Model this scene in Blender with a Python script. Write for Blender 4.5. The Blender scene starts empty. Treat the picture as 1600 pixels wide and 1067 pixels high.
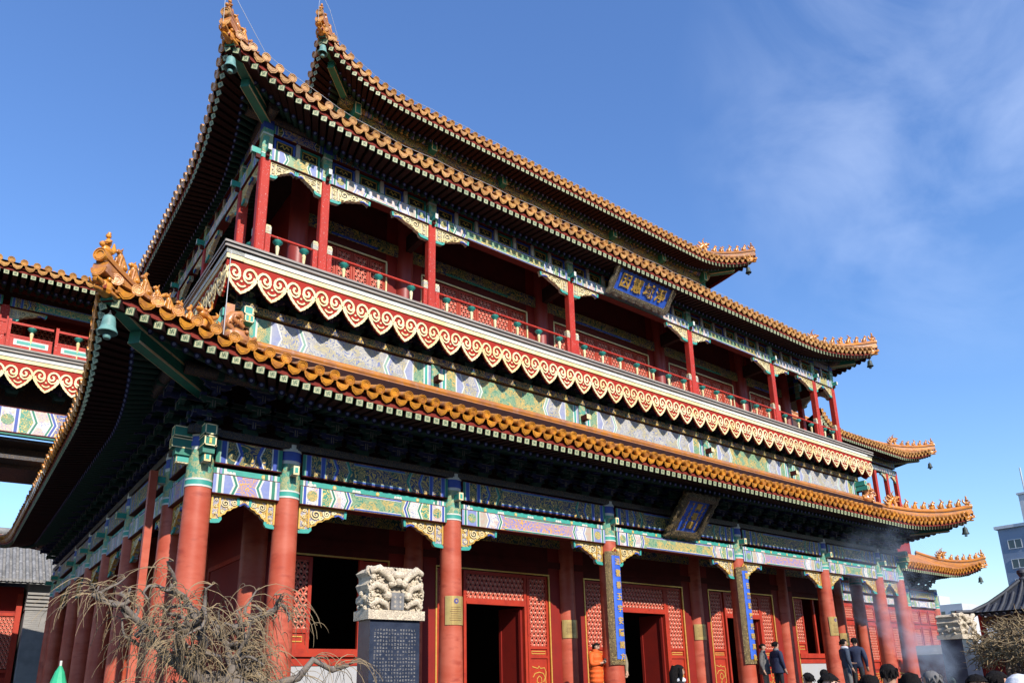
import bpy, bmesh, math, random
from mathutils import Matrix, Vector
random.seed(7)
R = math.radians
SC = bpy.context.scene
COL = SC.collection

# ------------------------------------------------------------------ camera
_cx, _cy, _cz = -3.2522, -13.2779, 1.5451
_yaw, _pit, _rol = 0.65841, 0.27299, -0.022578
_f = Vector((math.sin(_yaw)*math.cos(_pit), math.cos(_yaw)*math.cos(_pit), math.sin(_pit)))
_r = Vector((math.cos(_yaw), -math.sin(_yaw), 0)); _u = _r.cross(_f)
_r2 = _r*math.cos(_rol)+_u*math.sin(_rol); _u2 = -_r*math.sin(_rol)+_u*math.cos(_rol)
cam = bpy.data.objects.new('camera', bpy.data.cameras.new('camera')); COL.objects.link(cam)
cam.matrix_world = Matrix(((_r2.x, _u2.x, -_f.x, _cx), (_r2.y, _u2.y, -_f.y, _cy), (_r2.z, _u2.z, -_f.z, _cz), (0, 0, 0, 1)))
cam.data.sensor_width = 36; cam.data.lens = 1144.354/1600*36; cam.data.shift_y = (744.72-533.5)/1600
cam.data.clip_start = .05; cam.data.clip_end = 3000
SC.camera = cam

# ------------------------------------------------------------------ sky, sun, exposure
SUN_TRAVEL = Vector((.12, 1.0, -.66)).normalized()
w = bpy.data.worlds.new('World'); SC.world = w; w.use_nodes = True
nt = w.node_tree; nt.nodes.clear()
out = nt.nodes.new('ShaderNodeOutputWorld'); bg = nt.nodes.new('ShaderNodeBackground')
sky = nt.nodes.new('ShaderNodeTexSky'); sky.sky_type = 'NISHITA'; sky.sun_disc = False
sky.sun_elevation = math.asin(-SUN_TRAVEL.z)
sky.sun_rotation = math.atan2(-SUN_TRAVEL.x, -SUN_TRAVEL.y)
sky.air_density = 1.5; sky.dust_density = 0.1; sky.ozone_density = 8.0; sky.altitude = 50
bg.inputs['Strength'].default_value = .15
# thin cirrus, mixed into the sky colour by direction
tc = nt.nodes.new('ShaderNodeTexCoord')
mp = nt.nodes.new('ShaderNodeMapping'); mp.inputs['Scale'].default_value = (1.2, 3.2, 5.0); mp.inputs['Rotation'].default_value = (.2, .5, .6)
cn = nt.nodes.new('ShaderNodeTexNoise'); cn.inputs['Scale'].default_value = 1.6; cn.inputs['Detail'].default_value = 9; cn.inputs['Roughness'].default_value = .55; cn.inputs['Distortion'].default_value = .6
cr = nt.nodes.new('ShaderNodeMapRange'); cr.inputs['From Min'].default_value = .40; cr.inputs['From Max'].default_value = .75; cr.inputs['To Max'].default_value = .14
mx = nt.nodes.new('ShaderNodeMix'); mx.data_type = 'RGBA'
mx.inputs['B'].default_value = (9.0, 9.6, 10.6, 1)
nt.links.new(tc.outputs['Generated'], mp.inputs['Vector']); nt.links.new(mp.outputs[0], cn.inputs['Vector'])
nt.links.new(cn.outputs['Fac'], cr.inputs['Value'])
vd = nt.nodes.new('ShaderNodeVectorMath'); vd.operation = 'DOT_PRODUCT'; vd.inputs[1].default_value = (.78, .20, .60)
nt.links.new(tc.outputs['Generated'], vd.inputs[0])
vr = nt.nodes.new('ShaderNodeMapRange'); vr.inputs['From Min'].default_value = .955; vr.inputs['From Max'].default_value = .999; nt.links.new(vd.outputs['Value'], vr.inputs['Value'])
vm = nt.nodes.new('ShaderNodeMath'); vm.operation = 'MULTIPLY'; nt.links.new(cr.outputs[0], vm.inputs[0]); nt.links.new(vr.outputs[0], vm.inputs[1]); nt.links.new(vm.outputs[0], mx.inputs['Factor'])
hs = nt.nodes.new('ShaderNodeHueSaturation'); hs.inputs['Saturation'].default_value = 1.05; hs.inputs['Hue'].default_value = .509; nt.links.new(sky.outputs[0], hs.inputs['Color']); nt.links.new(hs.outputs[0], mx.inputs['A']); nt.links.new(mx.outputs['Result'], bg.inputs['Color'])
nt.links.new(bg.outputs[0], out.inputs[0])
sun = bpy.data.objects.new('sun', bpy.data.lights.new('sun', 'SUN')); COL.objects.link(sun)
sun.data.energy = 4.0; sun.data.angle = R(.53); sun.data.color = (1, .94, .84)
sun.rotation_euler = SUN_TRAVEL.to_track_quat('-Z', 'Y').to_euler(); sun.location = (0, -40, 60)
SC.view_settings.view_transform = 'Standard'; SC.view_settings.look = 'None'
SC.view_settings.exposure = 0.6; SC.view_settings.gamma = 1
SC.render.engine = 'CYCLES'
SC.cycles.use_denoising = True
SC.cycles.max_bounces = 6; SC.cycles.diffuse_bounces = 1; SC.cycles.glossy_bounces = 2; SC.cycles.transmission_bounces = 4

# ------------------------------------------------------------------ materials
MATS = {}
def mat(name, col, rough=.6, var=None, vscale=3.0, vamt=.5, bump=0, bscale=30, metal=0, coat=0, rand=0, detail=6, vlo=.42, vhi=.62, stretch=None, spec=.5, var2=None, v2scale=20, v2lo=.6, v2hi=.66):
    m = bpy.data.materials.new(name); m.use_nodes = True; MATS[name] = m
    n = m.node_tree.nodes; l = m.node_tree.links; p = n['Principled BSDF']
    p.inputs['Roughness'].default_value = rough; p.inputs['Metallic'].default_value = metal
    p.inputs['Coat Weight'].default_value = coat; p.inputs['Coat Roughness'].default_value = .15
    p.inputs['Specular IOR Level'].default_value = spec
    p.inputs['Base Color'].default_value = (*col, 1); m.diffuse_color = (*col, 1)
    g = n.new('ShaderNodeNewGeometry'); src = g.outputs['Position']
    if stretch:
        mp = n.new('ShaderNodeMapping'); mp.inputs['Scale'].default_value = stretch; l.new(src, mp.inputs[0]); src = mp.outputs[0]
    cur = None
    if var is not None:
        t = n.new('ShaderNodeTexNoise'); t.inputs['Scale'].default_value = vscale; t.inputs['Detail'].default_value = detail; t.inputs['Roughness'].default_value = .62
        l.new(src, t.inputs['Vector'])
        mr = n.new('ShaderNodeMapRange'); mr.inputs['From Min'].default_value = vlo; mr.inputs['From Max'].default_value = vhi; mr.inputs['To Max'].default_value = vamt
        l.new(t.outputs['Fac'], mr.inputs['Value'])
        mx = n.new('ShaderNodeMix'); mx.data_type = 'RGBA'; mx.inputs['A'].default_value = (*col, 1); mx.inputs['B'].default_value = (*var, 1)
        l.new(mr.outputs[0], mx.inputs['Factor']); cur = mx.outputs['Result']
    if var2 is not None:
        t = n.new('ShaderNodeTexNoise'); t.inputs['Scale'].default_value = v2scale; t.inputs['Detail'].default_value = 3
        l.new(src, t.inputs['Vector'])
        mr = n.new('ShaderNodeMapRange'); mr.inputs['From Min'].default_value = v2lo; mr.inputs['From Max'].default_value = v2hi
        l.new(t.outputs['Fac'], mr.inputs['Value'])
        mx = n.new('ShaderNodeMix'); mx.data_type = 'RGBA'; mx.inputs['B'].default_value = (*var2, 1)
        if cur: l.new(cur, mx.inputs['A'])
        else: mx.inputs['A'].default_value = (*col, 1)
        l.new(mr.outputs[0], mx.inputs['Factor']); cur = mx.outputs['Result']
    if rand:
        oi = n.new('ShaderNodeObjectInfo'); mr = n.new('ShaderNodeMapRange'); mr.inputs['To Min'].default_value = 1-rand; mr.inputs['To Max'].default_value = 1+rand
        l.new(oi.outputs['Random'], mr.inputs['Value'])
        hs = n.new('ShaderNodeHueSaturation'); l.new(mr.outputs[0], hs.inputs['Value'])
        if cur: l.new(cur, hs.inputs['Color'])
        else: hs.inputs['Color'].default_value = (*col, 1)
        cur = hs.outputs[0]
    if cur: l.new(cur, p.inputs['Base Color'])
    if bump:
        t = n.new('ShaderNodeTexNoise'); t.inputs['Scale'].default_value = bscale; t.inputs['Detail'].default_value = 4
        l.new(src, t.inputs['Vector'])
        b = n.new('ShaderNodeBump'); b.inputs['Strength'].default_value = bump; b.inputs['Distance'].default_value = .02
        l.new(t.outputs['Fac'], b.inputs['Height']); l.new(b.outputs[0], p.inputs['Normal'])
    return m

def scroll(name, ground, line, scale=14, width=.035, second=None, rough=.5, metal=0, bump=.4, lines=.5):
    """painted or carved scrollwork: contour lines of a distorted noise, in `line` colour over `ground`."""
    m = bpy.data.materials.new(name); m.use_nodes = True; MATS[name] = m; m.diffuse_color = (*ground, 1)
    n = m.node_tree.nodes; l = m.node_tree.links; p = n['Principled BSDF']; p.inputs['Roughness'].default_value = rough
    g = n.new('ShaderNodeNewGeometry')
    t = n.new('ShaderNodeTexNoise'); t.inputs['Scale'].default_value = scale; t.inputs['Detail'].default_value = 1.0; t.inputs['Distortion'].default_value = 1.6
    l.new(g.outputs['Position'], t.inputs['Vector'])
    mm = n.new('ShaderNodeMath'); mm.operation = 'PINGPONG'; mm.inputs[1].default_value = .07
    l.new(t.outputs['Fac'], mm.inputs[0])
    mr = n.new('ShaderNodeMapRange'); mr.inputs['From Min'].default_value = width; mr.inputs['From Max'].default_value = width*.6
    l.new(mm.outputs[0], mr.inputs['Value'])
    mx = n.new('ShaderNodeMix'); mx.data_type = 'RGBA'; mx.inputs['A'].default_value = (*ground, 1); mx.inputs['B'].default_value = (*line, 1)
    if second:
        t2 = n.new('ShaderNodeTexNoise'); t2.inputs['Scale'].default_value = scale*.6; l.new(g.outputs['Position'], t2.inputs['Vector'])
        m2 = n.new('ShaderNodeMapRange'); m2.inputs['From Min'].default_value = .48; m2.inputs['From Max'].default_value = .54; l.new(t2.outputs['Fac'], m2.inputs['Value'])
        mg = n.new('ShaderNodeMix'); mg.data_type = 'RGBA'; mg.inputs['A'].default_value = (*ground, 1); mg.inputs['B'].default_value = (*second, 1)
        l.new(m2.outputs[0], mg.inputs['Factor']); l.new(mg.outputs['Result'], mx.inputs['A'])
    l.new(mr.outputs[0], mx.inputs['Factor']); l.new(mx.outputs['Result'], p.inputs['Base Color'])
    if bump:
        b = n.new('ShaderNodeBump'); b.inputs['Strength'].default_value = bump; b.inputs['Distance'].default_value = .015
        l.new(mr.outputs[0], b.inputs['Height']); l.new(b.outputs[0], p.inputs['Normal'])
    return m

mat('tile', (.60, .22, .025), .38, (.36, .14, .06), 2.6, .8, bump=.25, bscale=25, coat=.2, rand=.2, var2=(.5, .24, .13), v2scale=9, v2lo=.56, v2hi=.7)
mat('tile_worn', (.50, .185, .05), .45, (.44, .19, .10), 3, .8, bump=.2, coat=.25, rand=.12, var2=(.62, .28, .04), v2scale=7, v2lo=.55, v2hi=.65)
mat('tile_gap', (.20, .085, .03), .6, (.08, .04, .02), 6, .7, bump=.3)
mat('glaze', (.66, .26, .022), .36, (.38, .13, .03), 7, .85, bump=.35, bscale=22, coat=.3, rand=.16)
mat('glaze_end', (.62, .31, .08), .45, (.42, .17, .05), 11, .8, bump=.3, bscale=40, coat=.3, rand=.16)
mat('column_red', (.43, .072, .034), .5, (.53, .13, .075), 1.3, .7, bump=.10, bscale=14, stretch=(.8, .8, 1.9), var2=(.33, .05, .026), v2scale=3.2, v2lo=.55, v2hi=.72, spec=.35)
mat('post_red', (.46, .035, .020), .55, (.34, .028, .02), 3, .6, bump=.15, var2=(.55, .38, .34), v2scale=42, v2lo=.66, v2hi=.70, spec=.2)
mat('fascia_red', (.36, .022, .012), .65, (.28, .024, .016), 4, .7, bump=.1, spec=.15)
mat('door_red', (.42, .036, .014), .5, (.30, .024, .012), 3, .7, bump=.10, spec=.3, var2=(.20, .016, .010), v2scale=7, v2lo=.62, v2hi=.8)
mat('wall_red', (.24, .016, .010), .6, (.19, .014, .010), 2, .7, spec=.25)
mat('dark_red', (.10, .013, .010), .7, (.07, .010, .008), 3, .7, spec=.2)  # also used above the openings to put gallery shade into the walls
mat('column_red_shade', (.27, .032, .022), .45, (.20, .024, .018), 2, .7, bump=.08, spec=.4)  # column red darkened, upper gallery shade put into the colour
mat('board_red', (.20, .022, .012), .7, (.14, .02, .012), 5, .6, spec=.2)
mat('gold', (.78, .47, .10), .38, (.6, .33, .06), 12, .6, metal=.35, bump=.1)
mat('cream', (.78, .66, .38), .6, (.74, .53, .20), 2, .8, bump=.15, rand=.08, var2=(.42, .30, .15), v2scale=16, v2lo=.62, v2hi=.74)
mat('white', (.66, .65, .58), .65, (.50, .49, .44), 5, .7, bump=.08)
mat('pale_green', (.20, .36, .28), .65, (.30, .38, .32), 7, .7)
mat('pale_lav', (.25, .27, .42), .65, (.36, .37, .43), 7, .7)
mat('blue', (.035, .075, .36), .55, (.03, .05, .22), 5, .5)
mat('lavender', (.18, .22, .46), .6, (.28, .31, .48), 6, .7)
mat('green', (.018, .20, .125), .6, (.03, .13, .10), 6, .7)
mat('teal', (.04, .34, .27), .55, (.03, .24, .2), 6, .5)
mat('pink', (.46, .33, .26), .65, (.42, .42, .34), 12, .8)
mat('wood_grey', (.26, .22, .19), .75, (.38, .34, .29), 6, .8, bump=.3, stretch=(.3, 3, 6))
mat('paper', (.020, .012, .010), .9)
mat('lattice_stud', (.66, .30, .20), .5)
mat('lattice_red', (.62, .13, .075), .55, (.52, .09, .05), 5, .6)
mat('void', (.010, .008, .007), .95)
mat('stone', (.60, .50, .38), .85, (.46, .38, .29), 7, .8, bump=.5, bscale=22)
mat('stone_dark', (.22, .21, .20), .85, (.10, .10, .11), 6, .9, bump=.5, bscale=22)
mat('granite', (.022, .03, .052), .28, (.05, .06, .09), 5, .5, bump=.06, bscale=60)
mat('paving', (.065, .062, .06), .9, (.045, .043, .042), 2, .8, bump=.2)
mat('marble', (.40, .39, .38), .7, (.40, .40, .41), 3, .7)
mat('brass', (.52, .36, .12), .36, (.40, .27, .08), 6, .6, metal=.35, spec=.8)
mat('bronze', (.16, .33, .29), .55, (.10, .2, .18), 9, .7, bump=.15)
mat('bronze_dark', (.045, .06, .05), .55, (.03, .04, .035), 9, .7)
mat('iron', (.03, .03, .03), .6)
mat('wire', (.5, .5, .5), .5)
mat('plaque_blue', (.04, .13, .60), .45, (.025, .06, .36), 4, .6, bump=.05)
mat('rafter_end', (.52, .48, .27), .6, (.40, .42, .26), 8, .6, rand=.15)
mat('rafter_line', (.10, .17, .09), .6)
mat('eave_shade_red', (.026, .008, .0065), .85, (.016, .006, .005), 3, .7, spec=.2)  # eave pigments darkened to put the shade under the roofs into the colour
mat('eave_shade_green', (.010, .050, .036), .7, (.006, .03, .024), 5, .6)
mat('eave_shade_blue', (.014, .020, .085), .7, (.01, .014, .05), 5, .6)
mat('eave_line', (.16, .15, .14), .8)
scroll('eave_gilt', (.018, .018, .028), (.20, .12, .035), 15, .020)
scroll('carve_gold', (.50, .46, .50), (.05, .045, .05), 17, .020, second=(.74, .47, .13), bump=.9)
scroll('carve_cream', (.62, .56, .46), (.10, .08, .06), 17, .017, second=(.72, .60, .36), bump=.9)
scroll('carve_frame', (.50, .34, .13), (.04, .03, .02), 22, .030, second=(.40, .27, .11), bump=1.0)
scroll('carve_frame_dark', (.03, .025, .02), (.66, .50, .25), 20, .034, bump=1.0)
scroll('carve_frame_shade', (.022, .018, .014), (.40, .27, .10), 12, .026, bump=1.0)  # gilt dulled so the lower plaque frame carries the eave shade
scroll('paint_blue', (.045, .085, .33), (.70, .46, .13), 5.5, .030)
scroll('paint_lav', (.24, .22, .50), (.66, .34, .08), 5.0, .038)
scroll('paint_green', (.04, .25, .17), (.72, .50, .14), 5.5, .032)
scroll('paint_cream', (.70, .64, .56), (.26, .30, .52), 6, .022, second=(.66, .46, .34))
scroll('paint_yellow', (.52, .37, .11), (.06, .22, .15), 5, .026, second=(.24, .34, .18))
scroll('paint_pale', (.46, .43, .36), (.16, .19, .34), 5, .024, second=(.44, .38, .22))
scroll('paint_dark', (.018, .035, .10), (.55, .36, .08), 5, .034, second=(.016, .07, .05))
scroll('scale_green', (.45, .42, .20), (.03, .25, .17), 15, .028, second=(.12, .34, .24))
scroll('stone_carved', (.72, .60, .43), (.34, .27, .20), 13, .012, second=(.62, .51, .37), bump=1.0, rough=.9)

# ------------------------------------------------------------------ mesh building
class MB:
    def __init__(s): s.v = []; s.f = []; s.m = []; s.sm = []
    def _add(s, vs, fs, m, sm=False):
        o = len(s.v); s.v += [tuple(v) for v in vs]
        for f in fs: s.f.append([i+o for i in f]); s.m.append(m); s.sm.append(sm)
    def box(s, x0, x1, y0, y1, z0, z1, m=0, M=None):
        vs = [Vector((x, y, z)) for z in (z0, z1) for y in (y0, y1) for x in (x0, x1)]
        if M: vs = [M @ v for v in vs]
        s._add(vs, [(0, 2, 3, 1), (4, 5, 7, 6), (0, 1, 5, 4), (2, 6, 7, 3), (0, 4, 6, 2), (1, 3, 7, 5)], m); return s
    def quad(s, a, b, c, d, m=0): s._add([a, b, c, d], [(0, 1, 2, 3)], m); return s
    def prism(s, pts, y0, y1, m=0, M=None, mside=None):
        """polygon in x,z extruded along y"""
        n = len(pts); vs = [Vector((p[0], y0, p[1])) for p in pts]+[Vector((p[0], y1, p[1])) for p in pts]
        if M: vs = [M @ v for v in vs]
        s._add(vs, [list(range(n)), list(range(2*n-1, n-1, -1))], m)
        s._add(vs, [(i, i+n, (i+1) % n+n, (i+1) % n) for i in range(n)], m if mside is None else mside); return s
    def tube(s, path, rad, n=8, m=0, cap=True, sm=True, flat=1.0):
        path = [Vector(p) for p in path]; k = len(path)
        if not hasattr(rad, '__len__'): rad = [rad]*k
        vs = []; prev = None
        for i, p in enumerate(path):
            d = (path[min(i+1, k-1)]-path[max(i-1, 0)])
            d = d.normalized() if d.length > 1e-9 else Vector((0, 0, 1))
            if prev is None:
                a = Vector((0, 0, 1)) if abs(d.z) < .9 else Vector((1, 0, 0))
                prev = (a-d*a.dot(d)).normalized()
            else:
                q = prev-d*prev.dot(d); prev = q.normalized() if q.length > 1e-6 else prev
            b = d.cross(prev)
            for j in range(n):
                t = 2*math.pi*j/n; vs.append(p+(prev*math.cos(t)*flat+b*math.sin(t))*rad[i])
        fs = [(i*n+j, i*n+(j+1) % n, (i+1)*n+(j+1) % n, (i+1)*n+j) for i in range(k-1) for j in range(n)]
        s._add(vs, fs, m, sm)
        if cap: s._add(vs, [list(range(n-1, -1, -1)), list(range((k-1)*n, k*n))], m)
        return s
    def lathe(s, prof, n=16, m=0, M=None, sm=True, ms=None, a0=0, a1=2*math.pi):
        """prof: (r, z); axis z"""
        full = abs(a1-a0-2*math.pi) < 1e-6; nn = n if full else n+1
        vs = []
        for r, z in prof:
            for j in range(nn):
                t = a0+(a1-a0)*j/n; vs.append(Vector((r*math.cos(t), r*math.sin(t), z)))
        if M: vs = [M @ v for v in vs]
        for i in range(len(prof)-1):
            fs = [(i*nn+j, i*nn+(j+1) % nn, (i+1)*nn+(j+1) % nn, (i+1)*nn+j) for j in range(n)]
            s._add(vs, fs, (ms[i] if ms else m), sm)
        return s
    def ball(s, c, r, m=0, n=8, k=6, sc=(1, 1, 1), M=None):
        prof = [(math.sin(math.pi*i/k)*r, -math.cos(math.pi*i/k)*r) for i in range(k+1)]
        T = Matrix.Translation(c) @ Matrix.Diagonal((*sc, 1))
        if M: T = M @ T
        return s.lathe(prof, n, m, T)
    def strip(s, A, B, m=0):
        k = len(A); s._add(list(A)+list(B), [(i, i+1, k+i+1, k+i) for i in range(k-1)], m); return s
    def mesh(s, name, mats):
        me = bpy.data.meshes.new(name); me.from_pydata(s.v, [], s.f)
        for x in mats: me.materials.append(MATS[x])
        me.polygons.foreach_set('material_index', s.m); me.polygons.foreach_set('use_smooth', s.sm)
        me.update(); return me
    def build(s, name, mats, parent=None, M=None):
        return link(name, s.mesh(name, mats), parent, M)
def link(name, me, parent=None, M=None):
    o = bpy.data.objects.new(name, me); COL.objects.link(o)
    if parent: o.parent = parent
    if M is not None: o.matrix_local = M
    return o
def thing(name, label, cat, loc=(0, 0, 0), group=None):
    o = bpy.data.objects.new(name, None); COL.objects.link(o); o.location = loc; o.empty_display_size = .2
    o['label'] = label; o['category'] = cat
    if group: o['group'] = group
    return o
def tag(o, label=None, cat=None, group=None, kind=None):
    if label: o['label'] = label
    if cat: o['category'] = cat
    if group: o['group'] = group
    if kind: o['kind'] = kind
    return o
T = Matrix.Translation
def basis(x, y, z, o):
    return Matrix(((x[0], y[0], z[0], o[0]), (x[1], y[1], z[1], o[1]), (x[2], y[2], z[2], o[2]), (0, 0, 0, 1)))

# ------------------------------------------------------------------ writing and bodies first, while the scene is small
def glyph_mesh(txt, size, name='glyph', mats=('gold',), ext=.012):
    """writing as raised solid letters, centred, in x,z facing -y"""
    cu = bpy.data.curves.new(name, 'FONT'); cu.body = txt; cu.size = size; cu.extrude = ext; cu.offset = size*.018; cu.align_x = 'CENTER'; cu.align_y = 'CENTER'; cu.resolution_u = 3
    o = bpy.data.objects.new(name, cu); COL.objects.link(o)
    dg = bpy.context.evaluated_depsgraph_get(); me = bpy.data.meshes.new_from_object(o.evaluated_get(dg)); bpy.data.objects.remove(o)
    me.transform(Matrix.Rotation(R(90), 4, 'X'))
    xs = [v.co.x for v in me.vertices] or [0]; zs = [v.co.z for v in me.vertices] or [0]
    me.transform(T((-(min(xs)+max(xs))/2, 0, -(min(zs)+max(zs))/2)))
    me.materials.clear()
    for m in mats: me.materials.append(MATS[m])
    return me
GLY = {}
for ch in '因慧域淨': GLY[ch, .40] = glyph_mesh(ch, .40, 'character')
for ch in '萬福閣': GLY[ch, .24] = glyph_mesh(ch, .24, 'character')
for ch in '法雲垂玉宇安隱諸方慧日麗璇霄光明萬象': GLY[ch, .19] = glyph_mesh(ch, .19, 'character', ext=.005)

def body_mesh(pose=None, bulk=1.0, fingers=True):
    """one continuous figure, 1.65 m, facing -y, base z=0; material slots: skin, coat, trousers, shoes"""
    J = dict(pel=(0, 0, .93), waist=(0, 0, 1.06), chest=(0, .005, 1.22), top=(0, .01, 1.345), neck=(0, 0, 1.415), jaw=(0, -.02, 1.475), face=(0, -.018, 1.535), crown=(0, -.005, 1.60),
             lsh=(.165, .01, 1.335), lel=(.225, .02, 1.08), lwr=(.235, -.05, .86), lha=(.235, -.07, .80), rsh=(-.165, .01, 1.335), rel=(-.225, .02, 1.08), rwr=(-.235, -.05, .86), rha=(-.235, -.07, .80),
             lhi=(.085, 0, .88), lkn=(.095, -.015, .50), lan=(.10, .02, .10), lto=(.11, -.11, .035), rhi=(-.085, 0, .88), rkn=(-.095, -.015, .50), ran=(-.10, .02, .10), rto=(-.11, -.11, .035))
    J.update(pose or {})
    rad = dict(pel=.135*bulk, waist=.125*bulk, chest=.145*bulk, top=.105*bulk, neck=.052, jaw=.062, face=.083, crown=.066, lsh=.075*bulk, rsh=.075*bulk, lel=.056*bulk, rel=.056*bulk, lwr=.040, rwr=.040, lha=.036, rha=.036,
               lhi=.085, rhi=.085, lkn=.062, rkn=.062, lan=.045, ran=.045, lto=.036, rto=.036)
    E_ = [('pel', 'waist'), ('waist', 'chest'), ('chest', 'top'), ('top', 'neck'), ('neck', 'jaw'), ('jaw', 'face'), ('face', 'crown')]
    for a in 'lr': E_ += [('top', a+'sh'), (a+'sh', a+'el'), (a+'el', a+'wr'), (a+'wr', a+'ha'), ('pel', a+'hi'), (a+'hi', a+'kn'), (a+'kn', a+'an'), (a+'an', a+'to')]
    if fingers:
        for a in 'lr':
            wv, hv = Vector(J[a+'wr']), Vector(J[a+'ha']); d = (hv-wv).normalized(); sd = d.cross(Vector((0, 0, 1))); sd = sd.normalized() if sd.length > .2 else Vector((0, 1, 0)); up = d.cross(sd)
            for k, (o_, ln) in enumerate(((-.027, .045), (-.010, .06), (.008, .056), (.025, .045))):
                n1, n2 = a+'f%d' % k, a+'g%d' % k
                J[n1] = tuple(hv+sd*o_+d*(.03+ln*.5)); J[n2] = tuple(hv+sd*o_*1.05+d*(.03+ln*.9)-up*.018); rad[n1] = .010; rad[n2] = .008; E_ += [(a+'ha', n1), (n1, n2)]
            J[a+'t1'] = tuple(wv.lerp(hv, .5)+sd*-.045+d*.02); J[a+'t2'] = tuple(wv.lerp(hv, .5)+sd*-.055+d*.06); rad[a+'t1'] = .011; rad[a+'t2'] = .009; E_ += [(a+'wr', a+'t1'), (a+'t1', a+'t2')]
    names = list(J); me = bpy.data.meshes.new('body'); me.from_pydata([J[n] for n in names], [(names.index(a), names.index(c)) for a, c in E_], [])
    o = bpy.data.objects.new('body', me); COL.objects.link(o)
    md = o.modifiers.new('s', 'SKIN'); md.branch_smoothing = .6
    for i, n in enumerate(names):
        sv = me.skin_vertices[0].data[i]; r_ = rad[n]
        sv.radius = (r_*(1.18 if n in ('waist', 'chest', 'pel') else 1), r_*(.86 if n in ('waist', 'chest', 'pel') else (1.12 if n in ('face', 'crown') else 1))); sv.use_root = n == 'pel'
    sub = o.modifiers.new('u', 'SUBSURF'); sub.levels = 2; sub.render_levels = 2
    dg = bpy.context.evaluated_depsgraph_get(); m2 = bpy.data.meshes.new_from_object(o.evaluated_get(dg)); bpy.data.objects.remove(o)
    fc = Vector(J['face'])
    for v in m2.vertices:                       # nose, brow and chin
        d = v.co-fc
        if d.length < .14 and d.y < -.045 and abs(d.x) < .022 and -.04 < d.z < .018: v.co.y -= .022*(1-abs(d.x)/.022)*(1 if d.z < 0 else .5)
        if d.length < .14 and d.y < -.05 and abs(abs(d.x)-.032) < .016 and 0 < d.z < .03: v.co.y += .008
    while len(m2.materials) < 4: m2.materials.append(MATS['iron'])
    hands = [Vector(J['lha']), Vector(J['rha'])]
    for p in m2.polygons:
        c = p.center; m = 1
        if (c-fc).length < .125 or (c-Vector(J['jaw'])).length < .075: m = 0
        elif min((c-h).length for h in hands) < .062+.05*fingers*0 or (fingers and min((c-h).length for h in hands) < .085): m = 0
        elif c.z < .11: m = 3
        elif c.z < .86 and min((c-h).length for h in hands) > .14 and abs(c.x) < .2: m = 2
        p.material_index = m; p.use_smooth = True
    return m2, fc
BODY = {}
BODY['stand'] = body_mesh()
BODY['phone'] = body_mesh(dict(lel=(.20, -.03, 1.09), lwr=(.07, -.22, 1.13), lha=(.02, -.26, 1.15), rel=(-.20, -.03, 1.09), rwr=(-.07, -.22, 1.12), rha=(-.02, -.26, 1.14), jaw=(0, -.05, 1.465), face=(0, -.06, 1.52), crown=(0, -.045, 1.588)), 1.22)
BODY['turn'] = body_mesh(dict(lel=(.22, -.02, 1.07), lwr=(.10, -.20, .98), lha=(.05, -.24, .98), rel=(-.23, .04, 1.08), rwr=(-.24, -.03, .86), rha=(-.24, -.06, .80)), 1.12)
BODY['bulky'] = body_mesh(None, 1.18)
BODY['bow'] = body_mesh(dict(top=(0, -.06, 1.33), neck=(0, -.10, 1.385), jaw=(0, -.15, 1.42), face=(0, -.16, 1.475), crown=(0, -.14, 1.54), lsh=(.165, -.05, 1.32), rsh=(-.165, -.05, 1.32), lel=(.2, -.12, 1.1), lwr=(.05, -.3, 1.2), lha=(.01, -.32, 1.25), rel=(-.2, -.12, 1.1), rwr=(-.05, -.3, 1.2), rha=(-.01, -.32, 1.25)), 1.1)

# ------------------------------------------------------------------ ground
g = MB(); g.box(-900, 900, -900, 900, -.3, 0, 0)
tag(g.build('ground', ['paving']), kind='structure')
# unseen hall south of the courtyard, behind the viewer, added to shade the porch
g = MB(); g.box(-26, 46, -52, -38, 0, 9.0, 0)
for (a, c) in (((-28.5, -35.5, 8.6), (48.5, -35.5, 8.6)), ((48.5, -54.5, 8.6), (-28.5, -54.5, 8.6))):
    m = -45; g.quad(a, c, (c[0]+(-6 if c[0] > 0 else 6), m, 17.0), (a[0]+(6 if a[0] < 0 else -6), m, 17.0), 1)
g.quad((-28.5, -54.5, 8.6), (-28.5, -35.5, 8.6), (-22.5, -45, 17), (-22.5, -45, 17.01), 1); g.quad((48.5, -35.5, 8.6), (48.5, -54.5, 8.6), (42.5, -45, 17), (42.5, -45, 17.01), 1)
tag(g.build('unseen_shade_hall', ['wall_red', 'tile_gap']), kind='structure')

# ================================================================== MAIN PAVILION
LX, LY = 25.5116, 18.8
XS = [0, 1.602, 5.291, 10.057, 15.455, 20.221, 23.909, 25.5116]
YS = [0, 1.65, 5.35, 8.05, 10.75, 13.45, 17.15, 18.8]
UX = [.98, 2.40, 5.291, 10.057, 15.455, 20.221, 23.11, 24.53]
UY = [.98, 2.40, 5.35, 8.05, 10.75, 13.45, 16.40, 17.82]
def frames(lx, ly):
    return {'front': (Matrix.Identity(4), lx),
            'left': (basis((0, -1, 0), (1, 0, 0), (0, 0, 1), (0, ly, 0)), ly),
            'right': (basis((0, 1, 0), (-1, 0, 0), (0, 0, 1), (lx, 0, 0)), ly),
            'back': (basis((-1, 0, 0), (0, -1, 0), (0, 0, 1), (lx, ly, 0)), lx)}
FR = frames(LX, LY)

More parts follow.
